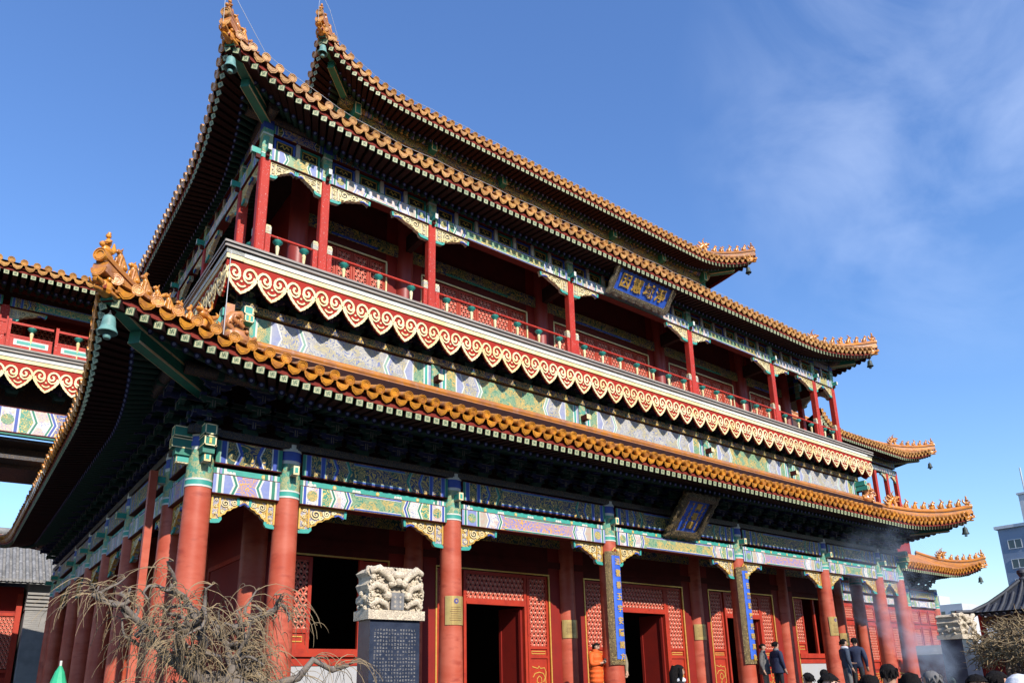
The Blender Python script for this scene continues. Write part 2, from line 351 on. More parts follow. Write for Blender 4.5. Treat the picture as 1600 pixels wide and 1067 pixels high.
# ---- shared small pieces
def disc_mesh(m='glaze_end'):
    b = MB(); b.lathe([(0, .0), (.05, .0), (.055, .012), (.068, .012), (.072, .004), (.080, .004), (.083, .016), (.092, .016), (.094, 0), (.094, -.05)], 14, 0)
    return b.mesh('tile_end', [m])
def drip_mesh(m='glaze_end'):
    top = [(-.122, .018), (-.09, .004), (-.045, -.008), (0, -.013), (.045, -.008), (.09, .004), (.122, .018)]
    bot = [(.118, -.03), (.088, -.085), (.045, -.112), (0, -.135), (-.045, -.112), (-.088, -.085), (-.118, -.03)]
    b = MB(); pts = top+bot; n = len(pts)
    vs = [Vector((x, y, .0)) for x, y in pts]+[Vector((x, y, -.03)) for x, y in pts]
    b._add(vs, [list(range(n)), list(range(2*n-1, n-1, -1))], 0); b._add(vs, [(i, (i+1) % n, (i+1) % n+n, i+n) for i in range(n)], 0)
    A = [Vector((x, y, -.02)) for x, y in top]; B = [Vector((x, y+.0, -.5)) for x, y in top]
    b.strip(A, B, 0); A2 = [a-Vector((0, .02, 0)) for a in A]; B2 = [a-Vector((0, .02, 0)) for a in B]; b.strip(A2, B2, 0)
    inner = [(x*.72, y*.72-.012) for x, y in pts]; k = len(inner)
    b._add([Vector((x, y, .008)) for x, y in inner], [list(range(k))], 0)
    return b.mesh('drip_tile', [m])
def fly_mesh(ln=.85, s=.064):
    b = MB(); b.box(-s, s, -s, s, -ln, 0, 0)
    b.box(-s, s, -s, s, .0005, .004, 1)
    e = .0065; t = .0075
    for a in ((-s, s, -s, -s+t*1.2), (-s, s, s-t*1.2, s), (-s, -s+t*1.2, -s, s), (s-t*1.2, s, -s, s)): b.box(*a, .0045, e+.001, 2)
    k = s*.55
    for a in ((-t, t, -k, k), (-k, k, -t, t), (0, k, k-2*t, k), (-k, 0, -k, -k+2*t), (k-2*t, k, -k, 0), (-k, -k+2*t, 0, k)): b.box(*a, .0045, e, 2)
    return b.mesh('flying_rafter', ['eave_shade_red', 'rafter_end', 'rafter_line'])
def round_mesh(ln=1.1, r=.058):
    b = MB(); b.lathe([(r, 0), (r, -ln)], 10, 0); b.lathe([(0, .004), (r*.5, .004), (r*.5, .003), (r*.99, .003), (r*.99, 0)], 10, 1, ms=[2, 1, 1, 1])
    return b.mesh('round_rafter', ['eave_shade_green', 'eave_shade_blue', 'lavender'])
ME = {}
ME['disc'] = disc_mesh(); ME['drip'] = drip_mesh(); ME['disc_low'] = disc_mesh('glaze'); ME['drip_low'] = drip_mesh('glaze'); ME['fly'] = fly_mesh(); ME['round'] = round_mesh()

def beast_head_mesh():
    """dragon head socketed on the corner beam, facing +x"""
    b = MB()
    b.ball((.02, 0, .02), .14, 0, 10, 8, (1.2, .8, .95)); b.ball((.19, 0, .04), .09, 0, 10, 6, (1.2, .8, .6)); b.ball((.17, 0, -.07), .07, 0, 8, 6, (1.4, .8, .45))
    b.ball((.27, 0, .09), .045, 0, 8, 6)
    for s in (-1, 1):
        b.ball((.10, .085*s, .11), .035, 0, 7, 5); b.tube([(.03, .07*s, .12), (-.06, .1*s, .2), (-.16, .11*s, .19), (-.2, .1*s, .13)], [.03, .028, .02, .008], 6, 0)
        b.tube([(.0, .11*s, -.02), (-.08, .15*s, .0), (-.13, .13*s, .07), (-.08, .12*s, .1)], [.035, .03, .024, .01], 6, 0)
        b.tube([(.06, .1*s, -.06), (-.02, .14*s, -.1), (-.1, .14*s, -.07)], [.03, .028, .01], 6, 0)
        b.tube([(.2, .06*s, .0), (.26, .075*s, .02), (.3, .06*s, .05)], [.02, .02, .012], 6, 0)
    return b.mesh('beast_head', ['glaze'])
def figure_mesh(kind):
    """small glazed ridge animal, facing +x, base z=0, about 0.32 high"""
    b = MB()
    b.box(-.07, .09, -.055, .055, -.03, .03, 0)
    if kind == 'rider':
        b.ball((0, 0, .10), .085, 0, 9, 7, (1.25, .7, .8)); b.ball((.11, 0, .14), .04, 0); b.tube([(-.06, 0, .1), (-.13, 0, .17), (-.12, 0, .28)], [.05, .04, .012], 6)
        b.ball((0, 0, .22), .06, 0, 8, 7, (.8, .85, 1.3)); b.ball((.01, 0, .33), .04, 0, 8, 6); b.ball((0, 0, .375), .028, 0, 6, 5)
        for s in (-1, 1): b.tube([(.0, .05*s, .25), (.05, .06*s, .2), (.08, .02*s, .2)], .018, 5)
    else:
        b.tube([(-.03, 0, .03), (-.02, 0, .11), (.02, 0, .2), (.04, 0, .25)], [.07, .072, .055, .04], 8)
        b.ball((.06, 0, .27), .048, 0, 8, 6, (1.15, .85, .9)); b.ball((.11, 0, .255), .028, 0, 6, 5)
        for s in (-1, 1):
            b.tube([(.045, .035*s, .2), (.07, .04*s, .1), (.075, .04*s, .02)], [.026, .02, .022], 6)
            b.ball((-.03, .055*s, .06), .045, 0, 7, 5, (1.2, .7, 1)); b.tube([(.05, .028*s, .3), (.035, .036*s, .345)], [.016, .004], 5)
        b.tube([(-.08, 0, .05), (-.12, 0, .12), (-.10, 0, .2)], [.03, .026, .008], 6)
        if kind == 'mane': b.ball((.03, 0, .26), .062, 0, 9, 6, (.8, 1, 1))
        if kind == 'wing':
            for s in (-1, 1): b.tube([(0, .05*s, .14), (-.05, .09*s, .2), (-.1, .1*s, .26)], [.03, .03, .006], 5)
        if kind == 'crest': b.tube([(.06, 0, .3), (.02, 0, .37), (-.03, 0, .38)], [.02, .022, .006], 5)
    return b.mesh('ridge_beast', ['glaze'])
def dragon_mesh():
    """horned dragon head on the ridge, facing +x, 0.55 high"""
    b = MB()
    b.tube([(-.18, 0, .0), (-.16, 0, .16), (-.08, 0, .3), (.03, 0, .37)], [.15, .15, .13, .10], 10, 0, flat=.8)
    b.ball((.1, 0, .38), .12, 0, 10, 7, (1.2, .8, .8)); b.ball((.24, 0, .42), .07, 0, 8, 6, (1.2, .9, .7)); b.ball((.2, 0, .27), .06, 0, 8, 5, (1.5, .8, .5))
    b.tube([(.06, 0, .26), (.12, 0, .15), (.1, 0, .02)], [.08, .075, .09], 8)
    for s in (-1, 1):
        b.ball((.15, .07*s, .45), .035, 0, 7, 5)
        b.tube([(.05, .05*s, .46), (.0, .09*s, .56), (.05, .12*s, .64), (.1, .13*s, .66)], [.028, .024, .016, .004], 6)
        for k, (dx, dz) in enumerate(((-.12, .42), (-.2, .3), (-.22, .16))):
            b.tube([(dx+.1, .09*s, dz-.06), (dx, .13*s, dz), (dx-.06, .12*s, dz+.07), (dx, .11*s, dz+.1)], [.045, .04, .03, .01], 6)
        b.tube([(.12, .09*s, .33), (.05, .14*s, .28), (.0, .13*s, .2)], [.03, .026, .008], 6)
    return b.mesh('ridge_dragon', ['glaze'])
def corner_dragon_mesh():
    """tail-up dragon finial where two ridges meet, mouth towards +x"""
    b = MB()
    b.ball((0, 0, .12), .2, 0, 10, 8, (1.15, .75, .9)); b.ball((.2, 0, .1), .1, 0, 9, 6, (1.2, .9, .8)); b.ball((.2, 0, -.05), .08, 0, 8, 6, (1.3, .9, .5)); b.ball((.3, 0, .17), .045, 0)
    b.tube([(-.12, 0, .1), (-.2, 0, .32), (-.12, 0, .5), (.02, 0, .56), (.1, 0, .46), (.04, 0, .38)], [.16, .14, .12, .1, .075, .03], 9, 0, flat=.75)
    b.tube([(-.02, 0, .2), (.02, 0, .42)], [.1, .09], 8)
    b.box(-.24, -.1, -.06, .06, .45, .7, 0)
    for s in (-1, 1):
        b.ball((.12, .13*s, .2), .04, 0, 7, 5)
        for (x, z) in ((-.02, .0), (-.15, .2), (-.05, .33), (.05, .28)):
            b.tube([(x, .13*s, z), (x-.07, .17*s, z+.04), (x-.06, .16*s, z+.12), (x+.02, .15*s, z+.11)], [.04, .036, .028, .008], 6)
    return b.mesh('corner_dragon', ['tile_worn'])
ME['head'] = beast_head_mesh(); ME['dragon'] = dragon_mesh(); ME['cdragon'] = corner_dragon_mesh()
for k in ('rider', 'sit', 'mane', 'wing', 'crest'): ME['fig_'+k] = figure_mesh(k)

def sweep(b, path, sec, m=0, closed=True):
    """section points (side, up) swept along path, side horizontal"""
    path = [Vector(p) for p in path]; k = len(path); n = len(sec); vs = []
    for i, p in enumerate(path):
        d = path[min(i+1, k-1)]-path[max(i-1, 0)]; d.normalize()
        s = Vector((d.y, -d.x, 0)); s = s.normalized() if s.length > 1e-6 else Vector((1, 0, 0)); up = s.cross(d)
        if up.z < 0: up = -up
        vs += [p+s*a+up*c for a, c in sec]
    fs = [(i*n+j, i*n+(j+1) % n, (i+1)*n+(j+1) % n, (i+1)*n+j) for i in range(k-1) for j in range(n if closed else n-1)]
    b._add(vs, fs, m); b._add(vs, [list(range(n-1, -1, -1)), list(range((k-1)*n, k*n))], m)

def make_roof(owner, name, fr, n0, z, F, Rz, L, D, H, pitch=.30, rafter=.205, sides=('front', 'left'), hips=('fl', 'fr'), nbeasts=7, scale=1.0, inner=2.3, far=(), mtile='tile', low=False, conc=.28, skip=None):
    """one skirt or hip roof; every side in its own frame (u along the eave, n inwards). owner > roof > pieces"""
    def side_fn(Ls):
        u0, u1 = n0, Ls-n0
        def t(u): a = max(0, (u0+L-u)/L, (u-(u1-L))/L); return a*a
        def ne(u): return n0-F*t(u)
        def ze(u): return z+Rz*t(u)
        def zz(u, n):
            e = ne(u); w_ = max(0, (n-e)/(n0+D-e)); return z+Rz*t(u)*max(0, 1-w_)**1.4+H*((1-conc)*w_+conc*w_*w_)
        def lim(u): return min(n0+D, n0+(u-u0), n0+(u1-u))
        return u0, u1, t, ne, ze, zz, lim
    # roof sheet (own mesh of the part): top and soffit on all four sides
    sheet = MB(); tipu = {}
    for sd, (M, Ls) in fr.items():
        u0, u1, t, ne, ze, zz, lim = side_fn(Ls)
        q = u0
        for _ in range(60): q = u0+(ne(q)-n0)
        tip = q; tipu[sd] = tip
        us = [tip+(Ls-2*tip)*i/90 for i in range(91)]
        us = sorted(set([round(x, 4) for x in us+[u0+D, u1-D]]))
        for off, mi, nmax in ((-.03, 0, 99), (-.17, 1, inner)):
            rows = []
            for u in us:
                e = ne(u); Lm = max(e, min(lim(u), n0+nmax)); e2 = min(e+.02, Lm)
                rows.append([M @ Vector((u, e2+(Lm-e2)*k/6, zz(u, e2+(Lm-e2)*k/6)+off)) for k in range(7)])
            for a, c in zip(rows[:-1], rows[1:]): sheet.strip(a, c, mi)
    roof = sheet.build(name, ['tile_gap', 'eave_shade_red'], owner)
    for sd in sides+tuple(far):
        M, Ls = fr[sd]; u0, u1, t, ne, ze, zz, lim = side_fn(Ls); tip = tipu[sd]
        # tile rows, end discs, drip tiles
        cnt = int((Ls-2*tip-.1)/pitch); st = Ls/2-(cnt-1)*pitch/2
        for i in range(cnt):
            u = st+i*pitch
            if sd in far and not (far_range(sd, u, Ls)): continue
            if skip and skip(sd, u): continue
            e = ne(u); Lm = lim(u)
            a = Vector((u, e, zz(u, e))); d = Vector((0, -.1, zz(u, e)-zz(u, e+.1))).normalized()
            side = Vector((1, 0, 0)); sl = (ze(u+.05)-ze(u-.05))/.1; side = Vector((1, 0, sl)).normalized()
            up = d.cross(side)*-1
            if up.z < 0: up = -up
            B = basis(side, up, side.cross(up), a)
            if side.cross(up).y > 0: B = basis(-side, up, (-side).cross(up), a)
            S = Matrix.Diagonal((scale, scale, scale, 1))
            jit = Matrix.Rotation(random.gauss(0, .03), 4, 'Y') @ Matrix.Rotation(random.gauss(0, .03), 4, 'X') @ T((random.gauss(0, .006), random.gauss(0, .006), random.gauss(0, .008)))
            link('tile_end', ME['disc_low' if low else 'disc'], roof, M @ B @ jit @ S)
            if Lm-e > .15:
                rb = MB(); ns = 7
                rb.tube([(u, e+.01+(Lm-e-.01)*k/ns, zz(u, e+.01+(Lm-e-.01)*k/ns)+.005) for k in range(ns+1)], .078*scale, 8, 0, cap=False)
                link('tile_row', rb.mesh('tile_row', [mtile]), roof, M)
            u2 = u+pitch/2; e2 = ne(u2)
            if i < cnt-1:
                a = Vector((u2, e2-.01, zz(u2, e2)-.100*scale)); d2 = Vector((0, -1, -.12)).normalized(); side2 = Vector((1, 0, (ze(u2+.05)-ze(u2-.05))/.1)).normalized()
                up2 = side2.cross(d2); up2 = up2 if up2.z > 0 else -up2
                zc = (-side2).cross(up2); B = basis(-side2, up2, zc, a) if zc.y < 0 else basis(side2, up2, side2.cross(up2), a)
                link('drip_tile', ME['drip_low' if low else 'drip'], roof, M @ B @ Matrix.Rotation(random.gauss(0, .03), 4, 'Z') @ Matrix.Rotation(R(12)+random.gauss(0, .05), 4, 'X') @ S)
        # eave board
        eb = MB(); ue = [tip+(Ls-2*tip)*i/80 for i in range(81)]
        sweep(eb, [(u, ne(u)+.10, zz(u, ne(u))-.20*scale) for u in ue], [(-.02, -.07*scale), (.02, -.07*scale), (.02, .07*scale), (-.02, .07*scale)])
        eb.build('eave_board', ['board_red'], roof, M)
        # flying and round rafters, fanned at the corners
        cnt = int((Ls-2*tip-.24)/rafter); st = Ls/2-(cnt-1)*rafter/2
        for i in range(cnt):
            u = st+i*rafter
            if sd in far and not (far_range(sd, u, Ls)): continue
            if skip and skip(sd, u): continue
            al = 0
            if u < u0+L: al = R(42)*((u0+L-u)/(u0+L-tip))
            if u > u1-L: al = -R(42)*((u-(u1-L))/(u0+L-tip))
            dz = -.16
            d = Vector((-math.sin(al), -math.cos(al), dz)).normalized(); side = Vector((math.cos(al), -math.sin(al), (ze(u+.05)-ze(u-.05))/.1)).normalized()
            up = side.cross(d); up = up if up.z > 0 else -up
            X = up.cross(d)
            p = Vector((u, ne(u)+.10, zz(u, ne(u))-.325*scale))
            link('flying_rafter', ME['fly'], roof, M @ basis(X, up, d, p) @ Matrix.Diagonal((scale, scale, 1, 1)))
            d = Vector((-math.sin(al), -math.cos(al), -.30)).normalized(); up = side.cross(d); up = up if up.z > 0 else -up; X = up.cross(d)
            p = Vector((u+math.sin(al)*.62, ne(u)+.12+.62*math.cos(al), zz(u, ne(u))-.335*scale))
            link('round_rafter', ME['round'], roof, M @ basis(X, up, d, p) @ Matrix.Diagonal((scale, scale, 1, 1)))
    # hips
    for h in hips:
        sd = 'front'; M, Ls = fr[sd]; u0, u1, t, ne, ze, zz, lim = side_fn(Ls); tip = tipu[sd]
        if h[0] == 'b': M, Ls = fr['back']; u0, u1, t, ne, ze, zz, lim = side_fn(Ls); tip = tipu['back']
        left = h in ('fl', 'br')
        def hp(qq): n = tip+qq; return Vector((n if left else Ls-n, n, zz(n, n)))
        qmax = n0+D-tip
        path = [M @ (hp(qmax*k/14)+Vector((0, 0, .06))) for k in range(15)]
        rb = MB()
        sweep(rb, path, [(-.12, -.1), (.12, -.1), (.12, .07), (-.12, .07)], 0)
        sweep(rb, [p+Vector((0, 0, .07)) for p in path], [(-.075, 0), (.075, 0), (.075, .06), (-.075, .06)], 1)
        sweep(rb, [p+Vector((0, 0, .13)) for p in path], [(-.1, 0), (.1, 0), (.11, .05), (.06, .12), (0, .145), (-.06, .12), (-.11, .05)], 0)
        rb.build('hip_ridge', [mtile, 'tile_gap'], roof)
        out = (M.to_3x3() @ Vector((-1 if left else 1, -1, 0))).normalized(); sidev = Vector((-out.y, out.x, 0))
        p0 = M @ hp(0); sl = ((M @ hp(.4))-(M @ hp(0))); sl.normalize()
        # end disc of the hip, corner beam, beast head
        link('tile_end', ME['disc_low' if low else 'disc'], roof, basis(sidev, Vector((0, 0, 1)), out*1.0, p0+Vector((0, 0, .24))+out*.02) @ Matrix.Diagonal((1.15, 1.15, 1.6, 1)))
        link('drip_tile', ME['drip_low' if low else 'drip'], roof, basis(sidev, Vector((0, 0, 1)), out, p0+Vector((0, 0, .02))+out*.03) @ Matrix.Diagonal((1.0, 1.0, .5, 1)))
        cb = MB()
        cpath = [p0-out*(.24+k*.35)+Vector((0, 0, -.34-.02*k+.05*max(0, 2-k))) for k in range(9)]
        sweep(cb, cpath, [(-.10, -.12), (.10, -.12), (.10, .12), (-.10, .12)], 0)
        sweep(cb, [p+Vector((0, 0, -.19)) for p in cpath[2:]], [(-.095, -.15), (.095, -.15), (.095, .06), (-.095, .06)], 0)
        for sg in (-1, 1):
            sweep(cb, cpath, [(.103*sg-.004, -.12), (.103*sg+.004, -.12), (.103*sg+.004, -.085), (.103*sg-.004, -.085)], 2)
            sweep(cb, [p+Vector((0, 0, -.19)) for p in cpath[2:]], [(.098*sg-.004, -.15), (.098*sg+.004, -.15), (.098*sg+.004, -.11), (.098*sg-.004, -.11)], 2)
        for k in range(7):
            sweep(cb, [p+Vector((0, 0, -.128)) for p in (cpath[0]-out*.06*k, cpath[0]-out*(.06*k+.035))], [(-.09, -.006), (.09, -.006), (.09, .006), (-.09, .006)], 1)
        cb.build('corner_beam', ['green', 'dark_red', 'cream'], roof)
        link('beast_head', ME['head'], roof, basis(out, Vector((-out.y, out.x, 0)), Vector((0, 0, 1)), cpath[0]+out*.02+Vector((0, 0, .02))) @ Matrix.Diagonal((1.05, 1.05, 1.1, 1)))
        # figures along the ridge
        step = .225; kinds = ['rider', 'sit', 'mane', 'crest', 'wing', 'sit', 'mane', 'crest', 'wing']
        for k in range(nbeasts+1):
            qq = .07+k*step
            p = M @ hp(qq)+Vector((0, 0, .30)); a2 = (M @ hp(qq))-(M @ hp(qq+.1)); a2.normalize()
            X = out; link('ridge_beast', ME['fig_'+kinds[k % 9]], roof, basis(X, Vector((-X.y, X.x, 0)), Vector((0, 0, 1)), p) @ Matrix.Rotation(random.gauss(0, .06), 4, 'Z') @ Matrix.Scale(1.0+random.uniform(-.08, .06), 4))
        qq = .07+(nbeasts+1)*step+.12
        link('ridge_dragon', ME['dragon'], roof, basis(out, Vector((-out.y, out.x, 0)), Vector((0, 0, 1)), M @ hp(qq)+Vector((0, 0, .22))))
    return roof, side_fn, tipu
def far_range(sd, u, Ls):
    return (u < 3.2) if sd == 'right' else True

pav = thing('temple_pavilion', 'three-tiered Chinese temple pavilion with orange glazed roofs, red columns and painted beams', 'temple')
roof1, sf1, tip1 = make_roof(pav, 'lower_roof', FR, -1.84, 6.81, .30, .56, 4.8, 2.32, 1.06, far=('right',), nbeasts=7, low=True)
roof2, sf2, tip2 = make_roof(pav, 'middle_roof', FR, -.05, 13.94, .34, .56, 4.2, 4.5, 2.35, far=('right',), nbeasts=6)
roof3, sf3, tip3 = make_roof(pav, 'top_roof', FR, 3.15, 18.77, .36, .46, 2.7, 6.2, 4.6, far=('right',), nbeasts=5)
# ridge round the foot of the upper storey, above the lower roof, with corner dragons
rb_par = roof1
for sd, (M, Ls) in FR.items():
    b = MB(); a, c, n = .5, Ls-.5, .5
    for z0, z1, y0, mi in ((7.68, 7.93, .36, 0), (7.93, 7.965, .40, 1), (7.965, 8.09, .37, 0), (8.09, 8.12, .42, 1)):
        b.box(a-(n-y0), c+(n-y0), y0, .75, z0, z1, mi)
    b.tube([(a-.1, .46, 8.17), (c+.1, .46, 8.17)], .09, 10, 0)
    b.build('base_ridge', ['tile', 'tile_gap'], roof1, M)
for sx, X in ((.42, 1), (LX-.42, -1)):
    link('corner_dragon', ME['cdragon'], roof1, basis(Vector((X, 0, 0)), Vector((0, 1, 0)), Vector((0, 0, 1)), (sx+.12*X, .36, 8.05)) @ Matrix.Scale(1.12, 4))
b = MB()   # main ridge of the top roof
b.box(9.0, LX-9.0, LY/2-.2, LY/2+.2, 23.2, 23.9, 0); b.build('main_ridge', ['tile'], roof3)

# ---- painted beam faces: flat strips of paint bounded by straight or zigzag lines
PAINT = ['blue', 'white', 'green', 'lavender', 'paint_blue', 'paint_green', 'paint_cream', 'paint_lav', 'paint_yellow', 'gold', 'teal', 'pink', 'paint_dark', 'dark_red', 'cream', 'pale_green', 'pale_lav', 'paint_pale']
PI_ = {n: i for i, n in enumerate(PAINT)}
def bands(b, half, W, h, y, z0, x0, centre, rnd=False):
    """half: list of (width in h, material, shape of its far edge); mirrored; centre material fills the middle"""
    def edge(c, sh, v):
        k = .16*h
        if sh == 'z': return c+k*(1-abs(2*v-1))*1.2
        if sh == 'w': return c+k*(1-abs(((v*2) % 1)*2-1))*.8
        return c
    vs = [0, .25, .5, .75, 1]
    def pt(u, v): return Vector((x0+u, y, z0+v*h))
    c = 0; prev = (0, 'f')
    segs = []
    tot = sum(a[0] for a in half)*h; k = min(1, W*.5*.86/tot)
    for wd, m, sh in half:
        c2 = c+wd*h*k; segs.append(((c, prev[1]), (c2, sh), m)); prev = (c2, sh); c = c2
    for (a, sa), (d, sd), m in segs:
        A = [pt(edge(a, sa, v), v) for v in vs]; B = [pt(edge(d, sd, v), v) for v in vs]; b.strip(A, B, PI_[m])
        A = [pt(W-edge(a, sa, v), v) for v in vs]; B = [pt(W-edge(d, sd, v), v) for v in vs]; b.strip(B, A, PI_[m])
    A = [pt(edge(c, prev[1], v), v) for v in vs]; B = [pt(W-edge(c, prev[1], v), v) for v in vs]; b.strip(A, B, PI_[centre])
    return c*1.0+.16*h, W-c-.16*h
def medallion(b, u, y, zc, r, m):
    b._add([Vector((u+r*math.cos(2*math.pi*k/14), y, zc+r*math.sin(2*math.pi*k/14))) for k in range(14)], [list(range(14))], PI_[m])
HALF_A = [(.14, 'lavender', 'f'), (.05, 'white', 'f'), (.16, 'green', 'f'), (.06, 'white', 'f'), (.72, 'lavender', 'f'), (.06, 'white', 'f'), (.16, 'green', 'f'), (.08, 'white', 'f'), (.42, 'pink', 'z'), (.09, 'white', 'z'), (.12, 'lavender', 'z'), (.06, 'white', 'z'), (.62, 'paint_cream', 'z'), (.10, 'lavender', 'z'), (.06, 'white', 'z'), (.13, 'green', 'z'), (.07, 'white', 'z')]
HALF_B = [(.14, 'green', 'f'), (.05, 'white', 'f'), (.16, 'blue', 'f'), (.06, 'white', 'f'), (.60, 'paint_cream', 'f'), (.06, 'white', 'f'), (.16, 'blue', 'f'), (.08, 'white', 'f'), (.42, 'paint_green', 'z'), (.09, 'white', 'z'), (.12, 'green', 'z'), (.06, 'white', 'z'), (.62, 'paint_cream', 'z'), (.10, 'green', 'z'), (.06, 'white', 'z'), (.13, 'blue', 'z'), (.07, 'white', 'z')]
HALF_S = [(.16, 'lavender', 'f'), (.10, 'white', 'f'), (.18, 'green', 'f'), (.12, 'white', 'f'), (.30, 'lavender', 'z'), (.10, 'white', 'z'), (.13, 'green', 'z'), (.07, 'white', 'z')]
HALF_D = [(.14, 'green', 'f'), (.05, 'pale_green', 'f'), (.20, 'blue', 'f'), (.04, 'pale_lav', 'f'), (.46, 'paint_dark', 'f'), (.04, 'pale_lav', 'f'), (.18, 'blue', 'f'), (.04, 'pale_green', 'f'), (.3, 'paint_dark', 'z'), (.05, 'pale_green', 'z'), (.12, 'blue', 'z'), (.5, 'paint_dark', 'z'), (.05, 'pale_green', 'z'), (.12, 'green', 'z')]
HALF_P = [(.10, 'pale_lav', 'f'), (.05, 'white', 'f'), (.10, 'teal', 'f'), (.06, 'white', 'f'), (.42, 'paint_yellow', 'f'), (.05, 'white', 'f'), (.12, 'pale_lav', 'z'), (.05, 'white', 'z'), (.6, 'paint_pale', 'z'), (.07, 'pale_lav', 'z'), (.05, 'white', 'z'), (.08, 'pale_green', 'z'), (.05, 'white', 'z')]
def painted_beam(name, parent, M, x0, x1, z0, z1, y, depth, kind, centre, under='dark_red', round_edge=0):
    b = MB(); W = x1-x0; h = z1-z0
    b.box(x0, x1, y, y+depth, z0, z1, PI_[under])
    half = {'A': HALF_A, 'B': HALF_B, 'S': HALF_S, 'D': HALF_D, 'P': HALF_P}[kind]
    if W < 2.2: half = HALF_S if kind != 'D' else [(.16, 'green', 'f'), (.06, 'pale_green', 'f'), (.2, 'blue', 'f'), (.06, 'white', 'f'), (.3, 'paint_dark', 'z'), (.06, 'white', 'z'), (.14, 'blue', 'z')]
    c0, c1 = bands(b, half, W, h*.92, y-.004, z0+h*.04, x0, centre)
    if kind in 'AB' and W >= 2.2:
        mm = 'gold' if kind == 'A' else 'paint_yellow'
        k = 1
        tot = sum(a[0] for a in half)*h*.92; k = min(1, W*.43/tot)
        uc = (.14+.05+.16+.06+(.36 if kind == 'A' else .3))*h*.92*k
        for u in (x0+uc, x1-uc): medallion(b, u, y-.008, z0+h*.5, h*.29*min(1, k*1.05), 'paint_yellow')
    # centre panel outline
    if W >= 2.2 and kind != 'P':
        for v in (.06, .86): b.box(x0+c0+.05, x0+c1-.05, y-.010, y-.006, z0+h*v, z0+h*(v+.08), PI_['green' if kind == 'A' else 'blue'])
        for v in (.13, .83): b.box(x0+c0+.05, x0+c1-.05, y-.011, y-.007, z0+h*v, z0+h*(v+.035), PI_['pale_green' if kind == 'D' else 'white'])
    return b.build(name, PAINT, parent, M)
def plain_board(name, parent, M, x0, x1, z0, z1, y, depth):
    """narrow teal board with small flowers"""
    b = MB(); b.box(x0, x1, y, y+depth, z0, z1, PI_['teal']); h = z1-z0; W = x1-x0; n = max(2, int(W/.42))
    for i in range(n):
        u = x0+W*(i+.5)/n
        if i % 2: medallion(b, u, y-.004, z0+h*.5, h*.36, 'gold'); medallion(b, u, y-.007, z0+h*.5, h*.18, 'cream')
        else:
            for k in (-1, 0, 1): b.prism([(u+k*.06-.035, z0+h*.15), (u+k*.06+.035, z0+h*.15), (u+k*.06+.02, z0+h*.6), (u+k*.06-.02, z0+h*.6)], y-.006, y-.003, PI_['white'])
    for u in (x0, x1-.28):
        for k, m in ((0, 'green'), (.06, 'white'), (.1, 'lavender'), (.18, 'white')): b.box(u+k, u+k+.05, y-.010, y-.008, z0, z1, PI_[m])
    return b.build(name, PAINT, parent, M)

def spiral(b, cx, cz, r, y, m, turns=1.6, wd=.016, dirn=1, a0=0, y1=None):
    pts = []
    N = int(14*turns)
    for i in range(N+1):
        f = i/N; a = a0+dirn*f*turns*2*math.pi; rr = r*(1-f*.85); pts.append((cx+rr*math.cos(a), cz+rr*math.sin(a)))
    ribbon(b, pts, wd, y, y1 if y1 is not None else y+.02, m)
def ribbon(b, pts, wd, y0, y1, m):
    """flat ribbon of width wd following pts in x,z, from y0 (front) back to y1"""
    k = len(pts); L_ = []; R_ = []
    for i, p in enumerate(pts):
        a = pts[max(0, i-1)]; c = pts[min(k-1, i+1)]; dx, dz = c[0]-a[0], c[1]-a[1]; l = math.hypot(dx, dz) or 1; nx, nz = -dz/l*wd/2, dx/l*wd/2
        L_.append((p[0]+nx, p[1]+nz)); R_.append((p[0]-nx, p[1]-nz))
    F = lambda P, y: [Vector((a, y, c)) for a, c in P]
    b.strip(F(L_, y0), F(R_, y0), m); b.strip(F(L_, y0), F(L_, y1), m); b.strip(F(R_, y1), F(R_, y0), m)
